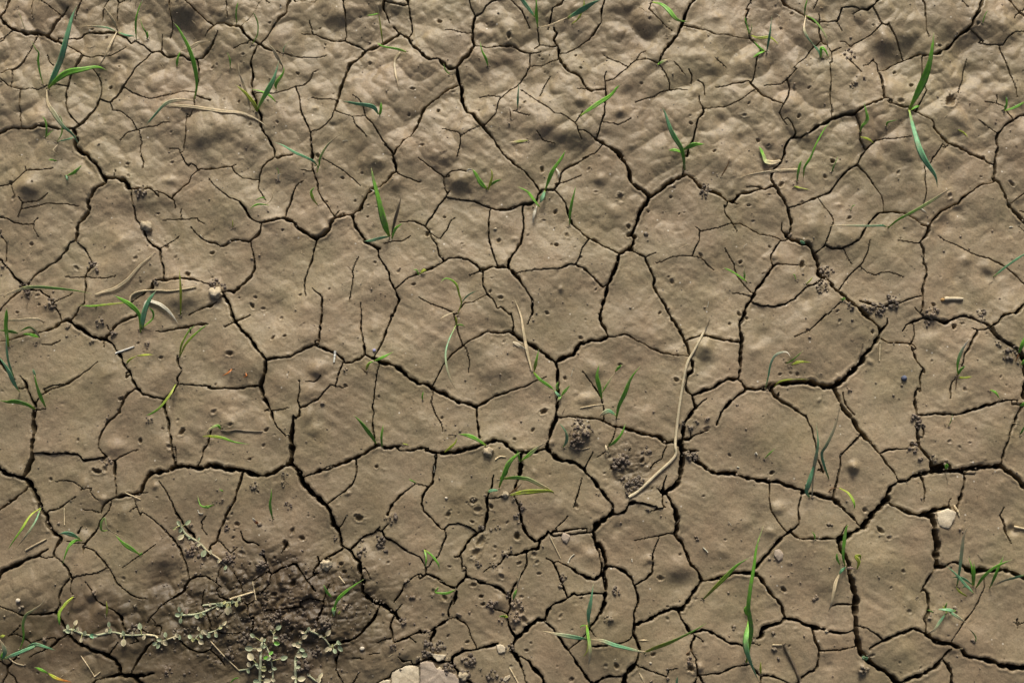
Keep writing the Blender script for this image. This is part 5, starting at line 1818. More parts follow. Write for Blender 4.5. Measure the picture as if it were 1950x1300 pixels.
# ---------------------------------------------------------------- materials
def new_mat(name, rough=.85, spec=.25):
    m = bpy.data.materials.new(name); m.use_nodes = True; nt = m.node_tree
    b = nt.nodes['Principled BSDF']; b.inputs['Roughness'].default_value = rough; b.inputs['Specular IOR Level'].default_value = spec
    return m, nt, b
def ntex(nt, scale, detail=4, rough=.55, vec=None, dist=0):
    n = nt.nodes.new('ShaderNodeTexNoise'); n.inputs['Scale'].default_value = scale; n.inputs['Detail'].default_value = detail
    n.inputs['Roughness'].default_value = rough; n.inputs['Distortion'].default_value = dist
    if vec: nt.links.new(vec, n.inputs['Vector'])
    return n
def ramp(nt, src, stops):
    r = nt.nodes.new('ShaderNodeValToRGB'); nt.links.new(src, r.inputs[0])
    while len(r.color_ramp.elements) < len(stops): r.color_ramp.elements.new(.5)
    for e, (p, c) in zip(r.color_ramp.elements, stops): e.position = p; e.color = (*c, 1)
    return r
def mix(nt, f, a, b, mode='MIX'):
    m = nt.nodes.new('ShaderNodeMix'); m.data_type = 'RGBA'; m.blend_type = mode
    if isinstance(f, (int, float)): m.inputs[0].default_value = f
    else: nt.links.new(f, m.inputs[0])
    for s, v in ((m.inputs[6], a), (m.inputs[7], b)):
        if isinstance(v, tuple): s.default_value = (*v, 1)
        else: nt.links.new(v, s)
    return m.outputs[2]
def soil_material(name, c_lo, c_hi, damp_dark=True, grit=True):
    m, nt, b = new_mat(name, .54, .45)
    geo = nt.nodes.new('ShaderNodeNewGeometry'); pos = geo.outputs['Position']
    n1 = ntex(nt, 14, 5, .6, pos, .6); n2 = ntex(nt, 70, 5, .65, pos, .3); n3 = ntex(nt, 900, 3, .7, pos); n4 = ntex(nt, 2600, 2, .7, pos)
    base = ramp(nt, n1.outputs[0], [(.3, c_lo), (.5, tuple((a + c) / 2 for a, c in zip(c_lo, c_hi))), (.7, c_hi)]).outputs[0]
    warm = ramp(nt, n2.outputs[0], [(.33, (.88, .9, .9)), (.5, (1, 1, 1)), (.68, (1.09, 1.06, 1.04))]).outputs[0]
    base = mix(nt, 1.0, base, warm, 'MULTIPLY')
    pk = ntex(nt, 22, 3, .5, pos, .2)
    tint = ramp(nt, pk.outputs[0], [(.36, (.98, 1.0, .95)), (.5, (1, 1, 1)), (.64, (1.02, .985, 1.0))]).outputs[0]
    base = mix(nt, 1.0, base, tint, 'MULTIPLY')
    gr = ramp(nt, n3.outputs[0], [(.32, (.80, .79, .78)), (.5, (1, 1, 1)), (.7, (1.17, 1.17, 1.17))]).outputs[0]
    base = mix(nt, 1.0, base, gr, 'MULTIPLY')
    gr2 = ramp(nt, n4.outputs[0], [(.3, (.87, .87, .87)), (.7, (1.13, 1.13, 1.13))]).outputs[0]
    base = mix(nt, 1.0, base, gr2, 'MULTIPLY')
    if grit:                                                       # pale and dark grains in the mud
        vo = nt.nodes.new('ShaderNodeTexVoronoi'); vo.inputs['Scale'].default_value = 330; nt.links.new(pos, vo.inputs['Vector'])
        cr = nt.nodes.new('ShaderNodeSeparateColor'); nt.links.new(vo.outputs['Color'], cr.inputs[0])
        g1 = nt.nodes.new('ShaderNodeMath'); g1.operation = 'GREATER_THAN'; g1.inputs[1].default_value = .965; nt.links.new(cr.outputs[0], g1.inputs[0])
        g2 = nt.nodes.new('ShaderNodeMath'); g2.operation = 'LESS_THAN'; g2.inputs[1].default_value = .16; nt.links.new(vo.outputs['Distance'], g2.inputs[0])
        g3 = nt.nodes.new('ShaderNodeMath'); g3.operation = 'MULTIPLY'; nt.links.new(g1.outputs[0], g3.inputs[0]); nt.links.new(g2.outputs[0], g3.inputs[1])
        base = mix(nt, g3.outputs[0], base, (.55, .5, .4))
        h1 = nt.nodes.new('ShaderNodeMath'); h1.operation = 'LESS_THAN'; h1.inputs[1].default_value = .045; nt.links.new(cr.outputs[1], h1.inputs[0])
        h3 = nt.nodes.new('ShaderNodeMath'); h3.operation = 'MULTIPLY'; nt.links.new(h1.outputs[0], h3.inputs[0]); nt.links.new(g2.outputs[0], h3.inputs[1])
        base = mix(nt, h3.outputs[0], base, (.07, .055, .035))
    if damp_dark:
        at = nt.nodes.new('ShaderNodeAttribute'); at.attribute_name = 'damp_dark'
        dk = mix(nt, 1.0, base, (.33, .305, .27), 'MULTIPLY')  # dark tone for damp mud and for the shade painted in recesses
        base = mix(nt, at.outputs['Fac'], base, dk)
    nt.links.new(base, b.inputs['Base Color'])
    bp = nt.nodes.new('ShaderNodeBump'); bp.inputs['Strength'].default_value = .5; bp.inputs['Distance'].default_value = .00035
    hs_ = nt.nodes.new('ShaderNodeMath'); hs_.operation = 'ADD'
    nt.links.new(n3.outputs[0], hs_.inputs[0]); n5 = ntex(nt, 300, 4, .6, pos); nt.links.new(n5.outputs[0], hs_.inputs[1])
    nt.links.new(hs_.outputs[0], bp.inputs['Height']); nt.links.new(bp.outputs[0], b.inputs['Normal'])
    return m
M_MUD = soil_material('dried_mud', (.230, .179, .104), (.297, .235, .141))
M_DARK = soil_material('damp_crumbs', (.10, .08, .057), (.16, .125, .09), damp_dark=False, grit=False)
M_CRUMB = soil_material('dry_crumbs', (.17, .135, .09), (.25, .20, .135), damp_dark=False, grit=False)

def leaf_material(name='leaf_tissue', thin=.14):
    m, nt, b = new_mat(name, .5, .4)
    ca = nt.nodes.new('ShaderNodeAttribute'); ca.attribute_name = 'tone'
    at = nt.nodes.new('ShaderNodeAttribute'); at.attribute_name = 'across'
    sp = nt.nodes.new('ShaderNodeSeparateXYZ'); nt.links.new(at.outputs['Vector'], sp.inputs[0])
    w = nt.nodes.new('ShaderNodeMath'); w.operation = 'MULTIPLY'; w.inputs[1].default_value = 34; nt.links.new(sp.outputs[0], w.inputs[0])
    sn = nt.nodes.new('ShaderNodeMath'); sn.operation = 'SINE'; nt.links.new(w.outputs[0], sn.inputs[0])
    vein = ramp(nt, sn.outputs[0], [(0, (.88, .9, .85)), (1, (1.1, 1.08, 1.1))]).outputs[0]
    geo = nt.nodes.new('ShaderNodeNewGeometry'); n = ntex(nt, 420, 4, .6, geo.outputs['Position'])
    bl = ramp(nt, n.outputs[0], [(.3, (.78, .8, .75)), (.5, (1, 1, 1)), (.72, (1.25, 1.2, 1.15))]).outputs[0]
    c = mix(nt, 1.0, ca.outputs['Color'], vein, 'MULTIPLY'); c = mix(nt, 1.0, c, bl, 'MULTIPLY')
    nd = ntex(nt, 150, 5, .7, geo.outputs['Position'], .5); md = ramp(nt, nd.outputs[0], [(.5, (0, 0, 0)), (.68, (.6, .6, .6))]).outputs[0]
    c = mix(nt, md, c, (.30, .26, .16))
    nt.links.new(c, b.inputs['Base Color'])
    tr = nt.nodes.new('ShaderNodeBsdfTranslucent'); nt.links.new(c, tr.inputs[0])
    ms = nt.nodes.new('ShaderNodeMixShader'); ms.inputs[0].default_value = thin
    out = nt.nodes['Material Output']; nt.links.new(b.outputs[0], ms.inputs[1]); nt.links.new(tr.outputs[0], ms.inputs[2]); nt.links.new(ms.outputs[0], out.inputs[0])
    return m
M_LEAF = leaf_material(); M_STEM = leaf_material('stalk_tissue', 0.0)
def stone_material(name, c1, c2):
    m, nt, b = new_mat(name, .8, .3)
    geo = nt.nodes.new('ShaderNodeNewGeometry'); n = ntex(nt, 180, 6, .6, geo.outputs['Position'], .4); n2 = ntex(nt, 1200, 3, .7, geo.outputs['Position'])
    c = ramp(nt, n.outputs[0], [(.3, c1), (.65, c2)]).outputs[0]
    g = ramp(nt, n2.outputs[0], [(.3, (.8, .78, .75)), (.6, (1.08, 1.08, 1.08))]).outputs[0]
    nt.links.new(mix(nt, 1.0, c, g, 'MULTIPLY'), b.inputs['Base Color'])
    bp = nt.nodes.new('ShaderNodeBump'); bp.inputs['Strength'].default_value = .5; bp.inputs['Distance'].default_value = .0003
    nt.links.new(n2.outputs[0], bp.inputs['Height']); nt.links.new(bp.outputs[0], b.inputs['Normal'])
    return m
STONE = dict(C=stone_material('cream_stone', (.44, .37, .255), (.66, .58, .42)), c=stone_material('chalky_crumb', (.27, .215, .135), (.56, .48, .33)),
             p=stone_material('pinkish_stone', (.29, .235, .175), (.42, .35, .27)), m=M_CRUMB, w=stone_material('white_grain', (.42, .37, .28), (.62, .56, .44)),
             o=stone_material('orange_seed', (.42, .24, .08), (.5, .32, .13)), v=stone_material('violet_petal', (.22, .22, .42), (.36, .36, .6)),
             b=stone_material('glossy_fleck', (.03, .035, .06), (.12, .14, .2)))

# ---------------------------------------------------------------- the ground and its crust plates
def link(o, parent=None):
    scene.collection.objects.link(o)
    if parent is not None: o.parent = parent
    return o
ground = None; plates = []
for g in groups:
    l = int(flat[g[0]])
    if l == 0:
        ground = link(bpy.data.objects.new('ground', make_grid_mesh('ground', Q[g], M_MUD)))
        ground['kind'] = 'structure'
    else:
        c = V[Q[g]].reshape(-1, 3).mean(0); c[2] = 0
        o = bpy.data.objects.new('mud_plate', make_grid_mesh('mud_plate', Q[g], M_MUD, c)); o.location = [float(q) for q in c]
        plates.append(o)
for o in plates: link(o, ground)
print('plates', len(plates), 'quads', len(Q))

# ---------------------------------------------------------------- leaves, blades, stems
TONE = dict(g=(.20, .50, .055), t=(.18, .42, .22), y=(.42, .50, .06), s=(.60, .49, .31), n=(.16, .09, .04), w=(.66, .62, .50),
            W=(.78, .77, .72), o=(.50, .16, .03), d=(.17, .13, .085), p=(.50, .36, .27), G=(.40, .42, .27), S=(.55, .49, .315), C=(.70, .60, .42),
            Y=(.45, .45, .20), L=(.68, .58, .39), k=(.05, .05, .05))
def catmull(p, n):
    p = [np.array(q, float) for q in p]
    if len(p) == 2: return [p[0] + (p[1] - p[0]) * i / n for i in range(n + 1)]
    e = [p[0] * 2 - p[1]] + p + [p[-1] * 2 - p[-2]]
    out = []; m = len(p) - 1
    for i in range(n + 1):
        u = i / n * m; k2 = min(int(u), m - 1); f = u - k2
        a, b, c, d = e[k2:k2 + 4]
        out.append(.5 * ((2 * b) + (-a + c) * f + (2 * a - 5 * b + 4 * c - d) * f * f + (-a + 3 * b - 3 * c + d) * f ** 3))
    return out
def tone_at(code, t, jit):
    ks = [TONE[c] for c in code]
    if len(ks) == 1: c = ks[0]
    else:
        u = t * (len(ks) - 1); k2 = min(int(u), len(ks) - 2); f = u - k2; f = min(1, max(0, (f - .25) * 2))
        c = tuple(a + (b - a) * f for a, b in zip(ks[k2], ks[k2 + 1]))
    if code[-1] in 'gty' and t > .86: f = (t - .86) / .14 * .7; c = tuple(a + (b - a) * f for a, b in zip(c, TONE['s']))
    if code[0] in 'gt' and t < .16: f = (.16 - t) / .16 * .75; c = tuple(a + (b - a) * f for a, b in zip(c, TONE['y']))
    return tuple(v * j for v, j in zip(c, jit))
class Buf:
    def __init__(s): s.v, s.f, s.c, s.a = [], [], [], []
    def ring(s, pts, col, al):
        i = len(s.v); s.v += pts; s.c += [col] * len(pts); s.a += al; return i
    def build(s, name, mat, parent=None, origin=(0, 0, 0)):
        me = bpy.data.meshes.new(name)
        me.from_pydata([((x - origin[0]) * U, (y - origin[1]) * U, (z - origin[2]) * U) for x, y, z in s.v], [], s.f)
        me.polygons.foreach_set('use_smooth', [True] * len(me.polygons))
        a = me.attributes.new('tone', 'FLOAT_COLOR', 'POINT'); a.data.foreach_set('color', [q for c in s.c for q in (*c, 1)])
        b = me.attributes.new('across', 'FLOAT_VECTOR', 'POINT'); b.data.foreach_set('vector', [q for c in s.a for q in c])
        me.materials.append(mat); me.update()
        o = bpy.data.objects.new(name, me)
        if parent is None: o.location = [q * U for q in origin]
        return link(o, parent)
def blade_path(pts, w, mode, r):
    """3D centre line: each photo spot is met at the height the blade has there"""
    n = max(8, min(34, int(len(pts) * 5))); c2 = catmull(pts, n)
    L = sum(math.dist(a, b) for a, b in zip(pts, pts[1:]))
    x0, y0, z0 = on(*pts[0])
    out = []
    for i, q in enumerate(c2):
        t = i / n
        if mode == 'up': h = L * .46 * (1 - (1 - t) ** 1.6) + .3 * w * (t > 0)
        elif mode == 'arch': h = L * .26 * math.sin(math.pi * min(1, t * .94 + .02)) ** .85 + w * .35
        elif mode == 'lie': h = None
        if h is None:
            x, y, z = on(q[0], q[1], w * .32 + .25 + .6 * math.sin(t * 5 + r) ** 2)
        else:
            g = ground_z(*P(q[0], q[1], z0 + h)); z = max(z0 + h, g + w * .3)
            x, y = P(q[0], q[1], z)
        out.append(np.array((x, y, z)))
    if mode == 'up' : out[0][2] -= 1.2
    return out
def add_blade(buf, pts, w, code, mode, rs, is_stem=False, is_straw=False):
    w = w * (.84 if is_straw else 1.0 if is_stem else .74)
    r = rs.random() * 6
    path = blade_path(pts, w, mode, r); n = len(path) - 1
    jit = tuple(rs.uniform(.82, 1.18) for _ in range(1)) * 3
    tw0 = rs.uniform(-.5, .5); twk = rs.uniform(-.9, .9)
    prev = None
    hw0 = w * .5
    sides = 6 if (is_stem or is_straw) else 6
    for i, p in enumerate(path):
        t = i / n
        tg = path[min(i + 1, n)] - path[max(i - 1, 0)]; tg = tg / (np.linalg.norm(tg) + 1e-9)
        up = np.array((0, 0, 1.0)); view = np.array((0, -.2, 1.0))
        side = np.cross(tg, view); side /= (np.linalg.norm(side) + 1e-9); nrm = np.cross(side, tg)
        col = tone_at(code, t, jit)
        if is_stem or is_straw:
            rad = hw0 * ((1.12 - .3 * t) if is_straw else (1 - .45 * t)) * (1 + .10 * math.sin(t * 23 + r) * (1 if is_stem else .5))
            if i == 0 or i == n: rad *= .72
            fl = .8
            ring = [tuple(p + side * math.cos(a) * rad + nrm * math.sin(a) * rad * fl) for a in [k2 / 6 * 2 * math.pi for k2 in range(6)]]
            al = [(k2 / 6, t, 0) for k2 in range(6)]
        else:
            prof = (.34 + .66 * math.sin(min(1, t / .42) * math.pi / 2)) if t < .42 else max(.03, (1 - ((t - .42) / .58) ** 1.7))
            prof *= 1 + .12 * math.sin(t * 9 + r)
            rad = hw0 * 1.08 * prof
            ang = tw0 * .6 + twk * math.sin(t * 3.1 + r) * .55
            s2 = side * math.cos(ang) + nrm * math.sin(ang); n2 = nrm * math.cos(ang) - side * math.sin(ang)
            th = max(.28, .05 * w); fold = .28 * rad * (1 - .6 * t)
            ring = [tuple(p - s2 * rad + n2 * fold), tuple(p - s2 * rad * .5 + n2 * (fold * .35 + th)), tuple(p - n2 * (fold * .25 - th)), tuple(p + s2 * rad * .5 + n2 * (fold * .35 + th)),
                    tuple(p + s2 * rad + n2 * fold), tuple(p - n2 * (fold * .35 + th))]
            al = [(0, t, 0), (.25, t, 0), (.5, t, 0), (.75, t, 0), (1, t, 0), (.5, t, 0)]
        i0 = buf.ring(ring, col, al)
        if prev is not None:
            for k2 in range(6):
                f = (prev + k2, prev + (k2 + 1) % 6, i0 + (k2 + 1) % 6, i0 + k2); buf.f.append(f[::-1] if (is_stem or is_straw) else f)
        else: buf.f.append(tuple(range(i0 + 5, i0 - 1, -1)))
        prev = i0
    buf.f.append(tuple(range(prev, prev + 6)))
def add_round_leaf(buf, x, y, d, code, stem_pts, rs):
    z0 = rs.uniform(3.5, 8); gx, gy, gz = on(x, y, z0)
    if stem_pts:
        q = min(stem_pts, key=lambda s: math.dist(s, (x, y))); sx, sy, sz = on(q[0], q[1], 3.0)
        if math.dist((sx, sy), (gx, gy)) < .3: ang = rs.uniform(0, 6.28)
        else: ang = math.atan2(gy - sy, gx - sx)
    else: ang = rs.uniform(0, 6.28); sx, sy, sz = gx, gy, gz - 2
    ca, sa = math.cos(ang), math.sin(ang); a, b = d * .60, d * rs.uniform(.36, .46)
    tx_, ty_ = rs.uniform(-.3, .3), rs.uniform(-.25, .25); jit = (rs.uniform(.85, 1.15),) * 3
    base = TONE[code] if code != 'G' else (.33, .40, .24); d = d * 1.75
    rows, colsn = 7, 5; i0 = len(buf.v)
    for side in (1, -1):
        for i in range(rows):
            u = i / (rows - 1) * 2 - 1
            hwid = b * max(0, 1 - abs(u) ** 2.1) ** (.5 if u < 0 else .72) + .02
            for k2 in range(colsn):
                v = k2 / (colsn - 1) * 2 - 1
                lx, ly = u * a, v * hwid
                z = gz + lx * tx_ + ly * ty_ - (u * u) * a * .10 + abs(v) * hwid * .22 + side * .22
                e = abs(v) ** 3 * .5 + max(0, abs(u) - .75)
                c = tuple(min(1, q * j * (1 - .08 * (abs(v) < .1)) + e * .14) for q, j in zip(base, jit))
                buf.v.append((gx + lx * ca - ly * sa, gy + lx * sa + ly * ca, z)); buf.c.append(c); buf.a.append((.5 + v * .12, i / rows, 0))
    n = rows * colsn
    for side in (0, 1):
        for i in range(rows - 1):
            for k2 in range(colsn - 1):
                q = i0 + side * n + i * colsn + k2; f = (q, q + colsn, q + colsn + 1, q + 1)
                buf.f.append(f if side else f[::-1])
    for i in range(rows - 1):
        for k2 in (0, colsn - 1):
            q = i0 + i * colsn + k2; f = (q, q + colsn, q + colsn + n, q + n); buf.f.append(f if k2 else f[::-1])
    # leaf stalk
    ex, ey = gx - ca * a * .95, gy - sa * a * .95
    p0 = np.array((sx, sy, sz)); p1 = np.array((ex, ey, gz - a * .1 - tx_ * a))
    if 1 < np.linalg.norm(p1 - p0) < 22:
        sd_ = np.cross(p1 - p0, (0, 0, 1.0)); sd_ = sd_ / (np.linalg.norm(sd_) + 1e-9) * .9
        i1 = len(buf.v)
        for p in (p0, p1):
            for o in (-sd_, np.array((0, 0, .9)), sd_): buf.v.append(tuple(p + o)); buf.c.append(TONE['Y']); buf.a.append((.5, 0, 0))
        for k2 in range(3): buf.f.append((i1 + k2, i1 + (k2 + 1) % 3, i1 + 3 + (k2 + 1) % 3, i1 + 3 + k2))

LOW = ('lying', 'laid', 'flat', 'loose', 'fallen', 'level')
for it in items:
    rs = random.Random(it['label'])
    if it['kind'] == 'R': continue
    lab_ = it['label']; weed = bool(it['leaves']); straw = it['kind'] == 'S'
    bl = it['blades']; first = bl[0][2][0] if bl else (it['leaves'][0][0], it['leaves'][0][1])
    ox, oy, oz = on(*first); origin = (ox, oy, oz)
    name = 'weed_sprig' if weed or 'weed' in lab_ else 'straw' if straw else 'grass_seedling'
    cat = 'weed' if name == 'weed_sprig' else 'straw' if straw else 'seedling'
    jobs = []
    for w, code, pts in bl:
        L = sum(math.dist(a, b) for a, b in zip(pts, pts[1:])); dy = pts[-1][1] - pts[0][1]
        dry = all(c in 'sdwWCLn' for c in code)
        flatw = any(k2 in lab_ for k2 in LOW) and len(bl) == 1
        if straw or flatw: mode = 'lie'
        elif weed: mode = 'lie'
        elif dy < -.45 * L: mode = 'up'
        elif code[-1] in 'sd' and dy > .2 * L: mode = 'arch'
        else: mode = 'arch'
        if dry and L > 90 and not straw: mode = 'lie'
        nm = 'stem' if weed else 'stalk' if straw else ('dry_blade' if dry else 'blade')
        jobs.append((w, code, pts, mode, nm))
    ribbon = straw and ('blade' in lab_ or 'sheath' in lab_)
    if len(jobs) == 1 and not weed:
        w, code, pts, mode, nm = jobs[0]; b = Buf(); add_blade(b, pts, w, code, mode, rs, False, straw and not ribbon)
        o = b.build(name, M_STEM if straw else M_LEAF, None, origin)
    else:
        o = link(bpy.data.objects.new(name, None)); o.location = [q * U for q in origin]; o.empty_display_size = .005
        for w, code, pts, mode, nm in jobs:
            b = Buf(); add_blade(b, pts, w * (1 if not weed else .85), code, mode, rs, weed, straw and not ribbon)
            b.build(nm, M_STEM if (straw or weed) else M_LEAF, o, origin)
        sp = [tuple(q) for _, _, pts in bl for q in catmull(pts, 30)]
        more = []
        if weed:
            for _, _, pts in bl:
                for q in catmull(pts, max(2, int(sum(math.dist(a, b) for a, b in zip(pts, pts[1:])) / 20)))[1:]:
                    a = rs.uniform(0, 6.28); e = rs.uniform(3.5, 7.5); more.append((q[0] + math.cos(a) * e, q[1] + math.sin(a) * e, rs.uniform(4.5, 8.5), rs.choice('GGSSGY')))
        for (x, y, d, code) in it['leaves'] + more:
            b = Buf(); add_round_leaf(b, x, y, d, code, sp, rs); b.build('leaf', M_LEAF, o, origin)
    o['label'] = lab_; o['category'] = cat
    o['group'] = {'weed': 'creeping round leaved weeds', 'straw': 'straw scraps on the mud', 'seedling': 'green seedlings growing through the mud'}[cat]

# ---------------------------------------------------------------- stones
def slab(name, it, rs):
    pts = [P(*q) for q in it['outline']]; cx = sum(p[0] for p in pts) / len(pts); cy = sum(p[1] for p in pts) / len(pts); r = it['r']
    z0 = ground_z(cx, cy); h = min(r * .38, 5.5); ring = []
    for a, b in zip(pts, pts[1:] + pts[:1]):
        n = max(2, int(math.dist(a, b) / 2.6))
        for i in range(n):
            t = i / n; j = .45 if i else .1
            ring.append((a[0] + (b[0] - a[0]) * t - cx + rs.gauss(0, j), a[1] + (b[1] - a[1]) * t - cy + rs.gauss(0, j)))
    n = len(ring); v, f = [], []
    for sc, zz, jz in ((1.03, -2.5 / h, 0), (1.02, .45, .08), (.985, .86, .04), (.93, 1.0, .015), (.72, 1.03, 0), (.42, 1.03, 0), (.15, 1.03, 0)):
        for (x, y) in ring:
            z = h * (zz + rs.gauss(0, jz)) + ((1.1 * mnoise.noise(Vector((x * sc * .1 + r, y * sc * .1, 0))) + .5 * mnoise.noise(Vector((x * sc * .35 + r, y * sc * .35, 0)))) if zz > .4 else 0)
            v.append((x * sc * U, y * sc * U, z * U))
    for k2 in range(6):
        for i in range(n):
            a, b = k2 * n + i, k2 * n + (i + 1) % n; f.append((a, b, b + n, a + n))
    f.append(tuple(range(6 * n, 7 * n)))
    me = bpy.data.meshes.new(name); me.from_pydata(v, [], f)
    bm = bmesh.new(); bm.from_mesh(me); bmesh.ops.recalc_face_normals(bm, faces=bm.faces); bm.to_mesh(me); bm.free()
    me.polygons.foreach_set('use_smooth', [2 * n <= p.index for p in me.polygons]); me.materials.append(STONE[it['col']])
    o = link(bpy.data.objects.new(name, me)); o.location = (cx * U, cy * U, z0 * U); return o
def rock(name, x, y, r, code, rs):
    flatk = code in 'Cp' and r > 5
    bm = bmesh.new()
    if flatk:
        n = rs.choice((6, 7)); hull = []
        for lvl, (sc, zz) in enumerate(((1.0, 0), (1.06, .28), (.88, .5), (.45, .58))):
            for k2 in range(n):
                a = k2 / n * 6.283 + rs.uniform(-.22, .22) + .3
                rad = r * sc * (1 + .16 * math.sin(k2 * 2.4 + r))
                hull.append(bm.verts.new((rad * math.cos(a) * .95, rad * math.sin(a) * 1.02, r * zz * (.8 if r < 26 else .32) * rs.uniform(.85, 1.1))))
        bmesh.ops.convex_hull(bm, input=hull)
        loose = [v for v in bm.verts if not v.link_faces]; bmesh.ops.delete(bm, geom=loose, context='VERTS')
        bmesh.ops.bevel(bm, geom=list(bm.edges), offset=r * .05, segments=2, affect='EDGES', profile=.6)
    else:
        bmesh.ops.create_icosphere(bm, subdivisions=3 if r > 3 else 2, radius=r)
        o_ = Vector((rs.random() * 90, rs.random() * 90, 0)); rough_ = .32 if code == 'c' else .12
        for v in bm.verts:
            d = v.co.normalized(); k2 = 1 + rough_ * mnoise.noise(d * 1.6 + o_) * 1.6 + rough_ * .9 * mnoise.noise(d * 5 + o_) * (1 if code == 'c' else .3)
            v.co = Vector((d.x * r * 1.05, d.y * r * .9, d.z * r * .7)) * k2
    me = bpy.data.meshes.new(name); bmesh.ops.scale(bm, vec=(U, U, U), verts=bm.verts); bm.to_mesh(me); bm.free()
    if not flatk: me.polygons.foreach_set('use_smooth', [True] * len(me.polygons))
    me.materials.append(STONE[code]); gx, gy, gz = on(x, y, 0)
    o = link(bpy.data.objects.new(name, me)); o.location = (gx * U, gy * U, (gz + (-.5 if flatk else r * .25)) * U)
    return o
for it in items:
    if it['kind'] != 'R': continue
    rs = random.Random(it['label']); code = it['col']
    nm = {'o': 'seed', 'v': 'petal', 'b': 'beetle', 'm': 'soil_crumb'}.get(code, 'stone' if it['r'] > 9 else 'pebble')
    o = slab(nm, it, rs) if 'outline' in it else rock(nm, it['x'], it['y'], it['r'], code, rs)
    o['label'] = it['label']; o['category'] = {'seed': 'seed', 'petal': 'petal', 'beetle': 'beetle', 'soil_crumb': 'soil crumb'}.get(nm, nm)
    o['group'] = 'stones and grains lying on the mud'

# ---------------------------------------------------------------- crumbs of soil
def ico(n):
    bm = bmesh.new(); bmesh.ops.create_icosphere(bm, subdivisions=n, radius=1); v = np.array([q.co[:] for q in bm.verts]); f = np.array([[w.index for w in p.verts] for p in bm.faces]); bm.free(); return v, f
IV, IF = ico(2); IV1, IF1 = ico(1)
def crumb_cloud(name, specs, mat, mesh=(IV, IF)):
    iv, jf = mesh; vs, fs_ = [], []; k0 = 0
    for (x, y, z, r) in specs:
        d = iv.copy(); ph = rng.random(3) * 6
        k2 = 1 + .22 * np.sin(d[:, :1] * 3.1 + ph[0]) * np.sin(d[:, 1:2] * 3.7 + ph[1]) + .14 * np.sin(d[:, 2:] * 5.3 + ph[2] + d[:, :1] * 4)
        s_ = np.array([rng.uniform(.8, 1.2), rng.uniform(.8, 1.2), rng.uniform(.6, .95)])
        vs.append(d * k2 * s_ * r + np.array((x, y, z))); fs_.append(jf + k0); k0 += len(d)
    v = np.concatenate(vs) * U; f = np.concatenate(fs_)
    me = bpy.data.meshes.new(name); me.from_pydata(v.tolist(), [], f.tolist()); me.polygons.foreach_set('use_smooth', [True] * len(f))
    me.materials.append(mat); return link(bpy.data.objects.new(name, me))
dark, dry = [], []
for (x, y, r, v) in clumps:
    n = int(3 + (r / 2.2) ** 1.7)
    for k2 in range(n):
        a = random.uniform(0, 6.283); q = math.sqrt(random.random()); px, py = x + math.cos(a) * q * r, y + math.sin(a) * q * r * .95
        cr = random.choice((.7, 1.0, 1.3, 1.7, 2.4, 3.0)) * random.uniform(.8, 1.15) * (1.15 if r > 10 else .9)
        gx, gy, gz = on(px, py, 0); z = gz + cr * .35 + (1 - q) * r * .2 * random.random()
        (dark if v else dry).append((gx, gy, z, cr))
for it in items:
    if it['kind'] == 'P' and not it['leaves'] and it['blades']:
        q = it['blades'][0][2][0]
        for k2 in range(6):
            px, py = q[0] + random.gauss(0, 2.6), q[1] + random.gauss(0, 2.2); cr = random.uniform(.6, 1.5); gx, gy, gz = on(px, py, 0); dry.append((gx, gy, gz + cr * .25, cr))
for k2 in range(420):
    px, py = random.gauss(500, 120), random.gauss(1175, 62)
    if not (-10 < px < 1960 and 900 < py < 1330): continue
    cr = random.uniform(.8, 2.3); gx, gy, gz = on(px, py, 0); dark.append((gx, gy, gz + cr * .25, cr))
o = crumb_cloud('soil_crumbs', dark, M_DARK); o['kind'] = 'stuff'; o['label'] = 'dark crumbly soil clumps and worm casts heaped beside cracks'; o['category'] = 'soil crumbs'
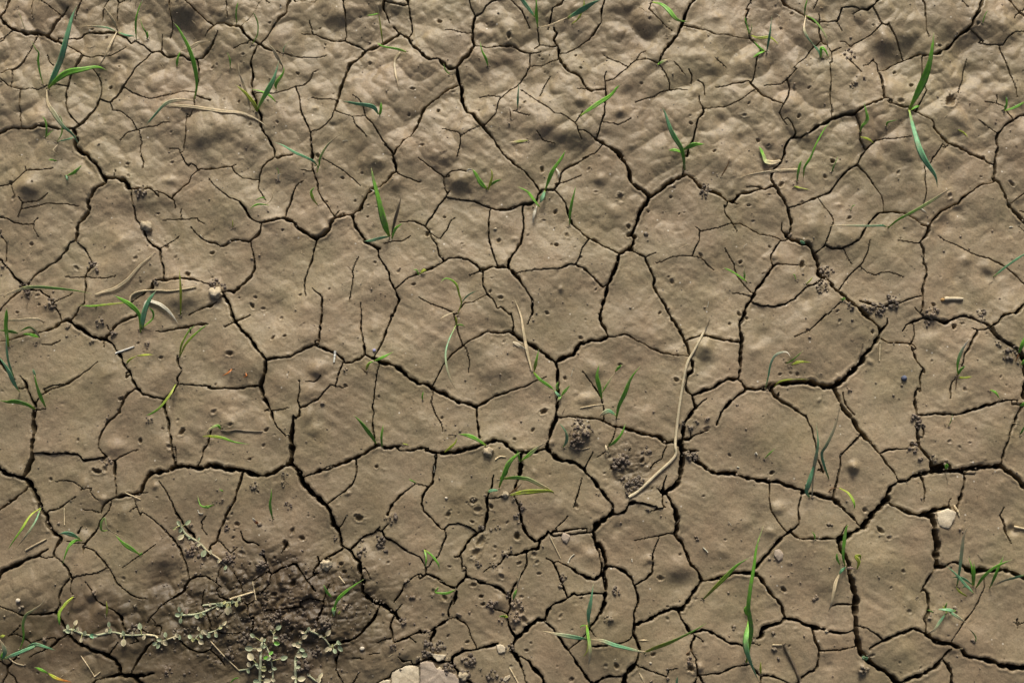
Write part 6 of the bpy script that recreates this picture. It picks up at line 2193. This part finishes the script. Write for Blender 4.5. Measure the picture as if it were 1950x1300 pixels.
o = crumb_cloud('dry_soil_crumbs', dry, M_CRUMB); o['kind'] = 'stuff'; o['label'] = 'mud coloured crumbs gathered in small heaps on the cracked ground'; o['category'] = 'soil crumbs'
grit = []
for k2 in range(1500):
    px, py = random.uniform(-20, 1970), random.uniform(-20, 1320); cr = random.choice((.6, .7, .8, 1.0, 1.0, 1.3, 1.8, 2.6)) * random.uniform(.7, 1.1)
    gx, gy, gz = on(px, py, 0); grit.append((gx, gy, gz + cr * .25, cr))
for k2 in range(260):                                              # bits fallen along the crack lips
    q = random.choice(paths[:len(cracks)]); p = random.choice(q)
    if p[2] < 2.5: continue
    a = random.uniform(0, 6.28); d = p[2] * .5 + random.uniform(.5, 4); gx, gy = p[0] + math.cos(a) * d, p[1] + math.sin(a) * d
    grit.append((gx, gy, ground_z(gx, gy) + .3, random.uniform(.6, 1.5)))
o = crumb_cloud('loose_grit', grit, M_CRUMB, (IV1, IF1)); o['kind'] = 'stuff'; o['label'] = 'tiny mud coloured grit scattered over the plates'; o['category'] = 'grit'
pale = []
for k2 in range(230):
    px, py = random.uniform(0, 1950), random.uniform(0, 1300); cr = random.uniform(.45, 1.0)
    gx, gy, gz = on(px, py, 0); pale.append((gx, gy, gz + .3, cr))
o = crumb_cloud('pale_grit', pale, STONE['w'], (IV1, IF1)); o['kind'] = 'stuff'; o['label'] = 'tiny white sand grains sprinkled over the mud'; o['category'] = 'grit'

fib = Buf(); frs = random.Random(5)
for k2 in range(210):
    px, py = frs.uniform(0, 1950), frs.uniform(0, 1300); a = frs.uniform(0, 6.28); L = frs.choice((3, 4, 5, 7, 10, 16)) * frs.uniform(.7, 1.2); w = frs.uniform(.5, 1.3)
    mid = (px + math.cos(a) * L * .5 + frs.uniform(-1, 1) * L * .12, py + math.sin(a) * L * .5 + frs.uniform(-1, 1) * L * .12)
    add_blade(fib, [(px, py), mid, (px + math.cos(a) * L, py + math.sin(a) * L)], w, frs.choice('sssdddwndd'), 'lie', frs, False, True)
o = fib.build('straw_fibres', M_LEAF); o['kind'] = 'stuff'; o['label'] = 'tiny straw fibres and husk bits strewn over the mud'; o['category'] = 'straw fibres'
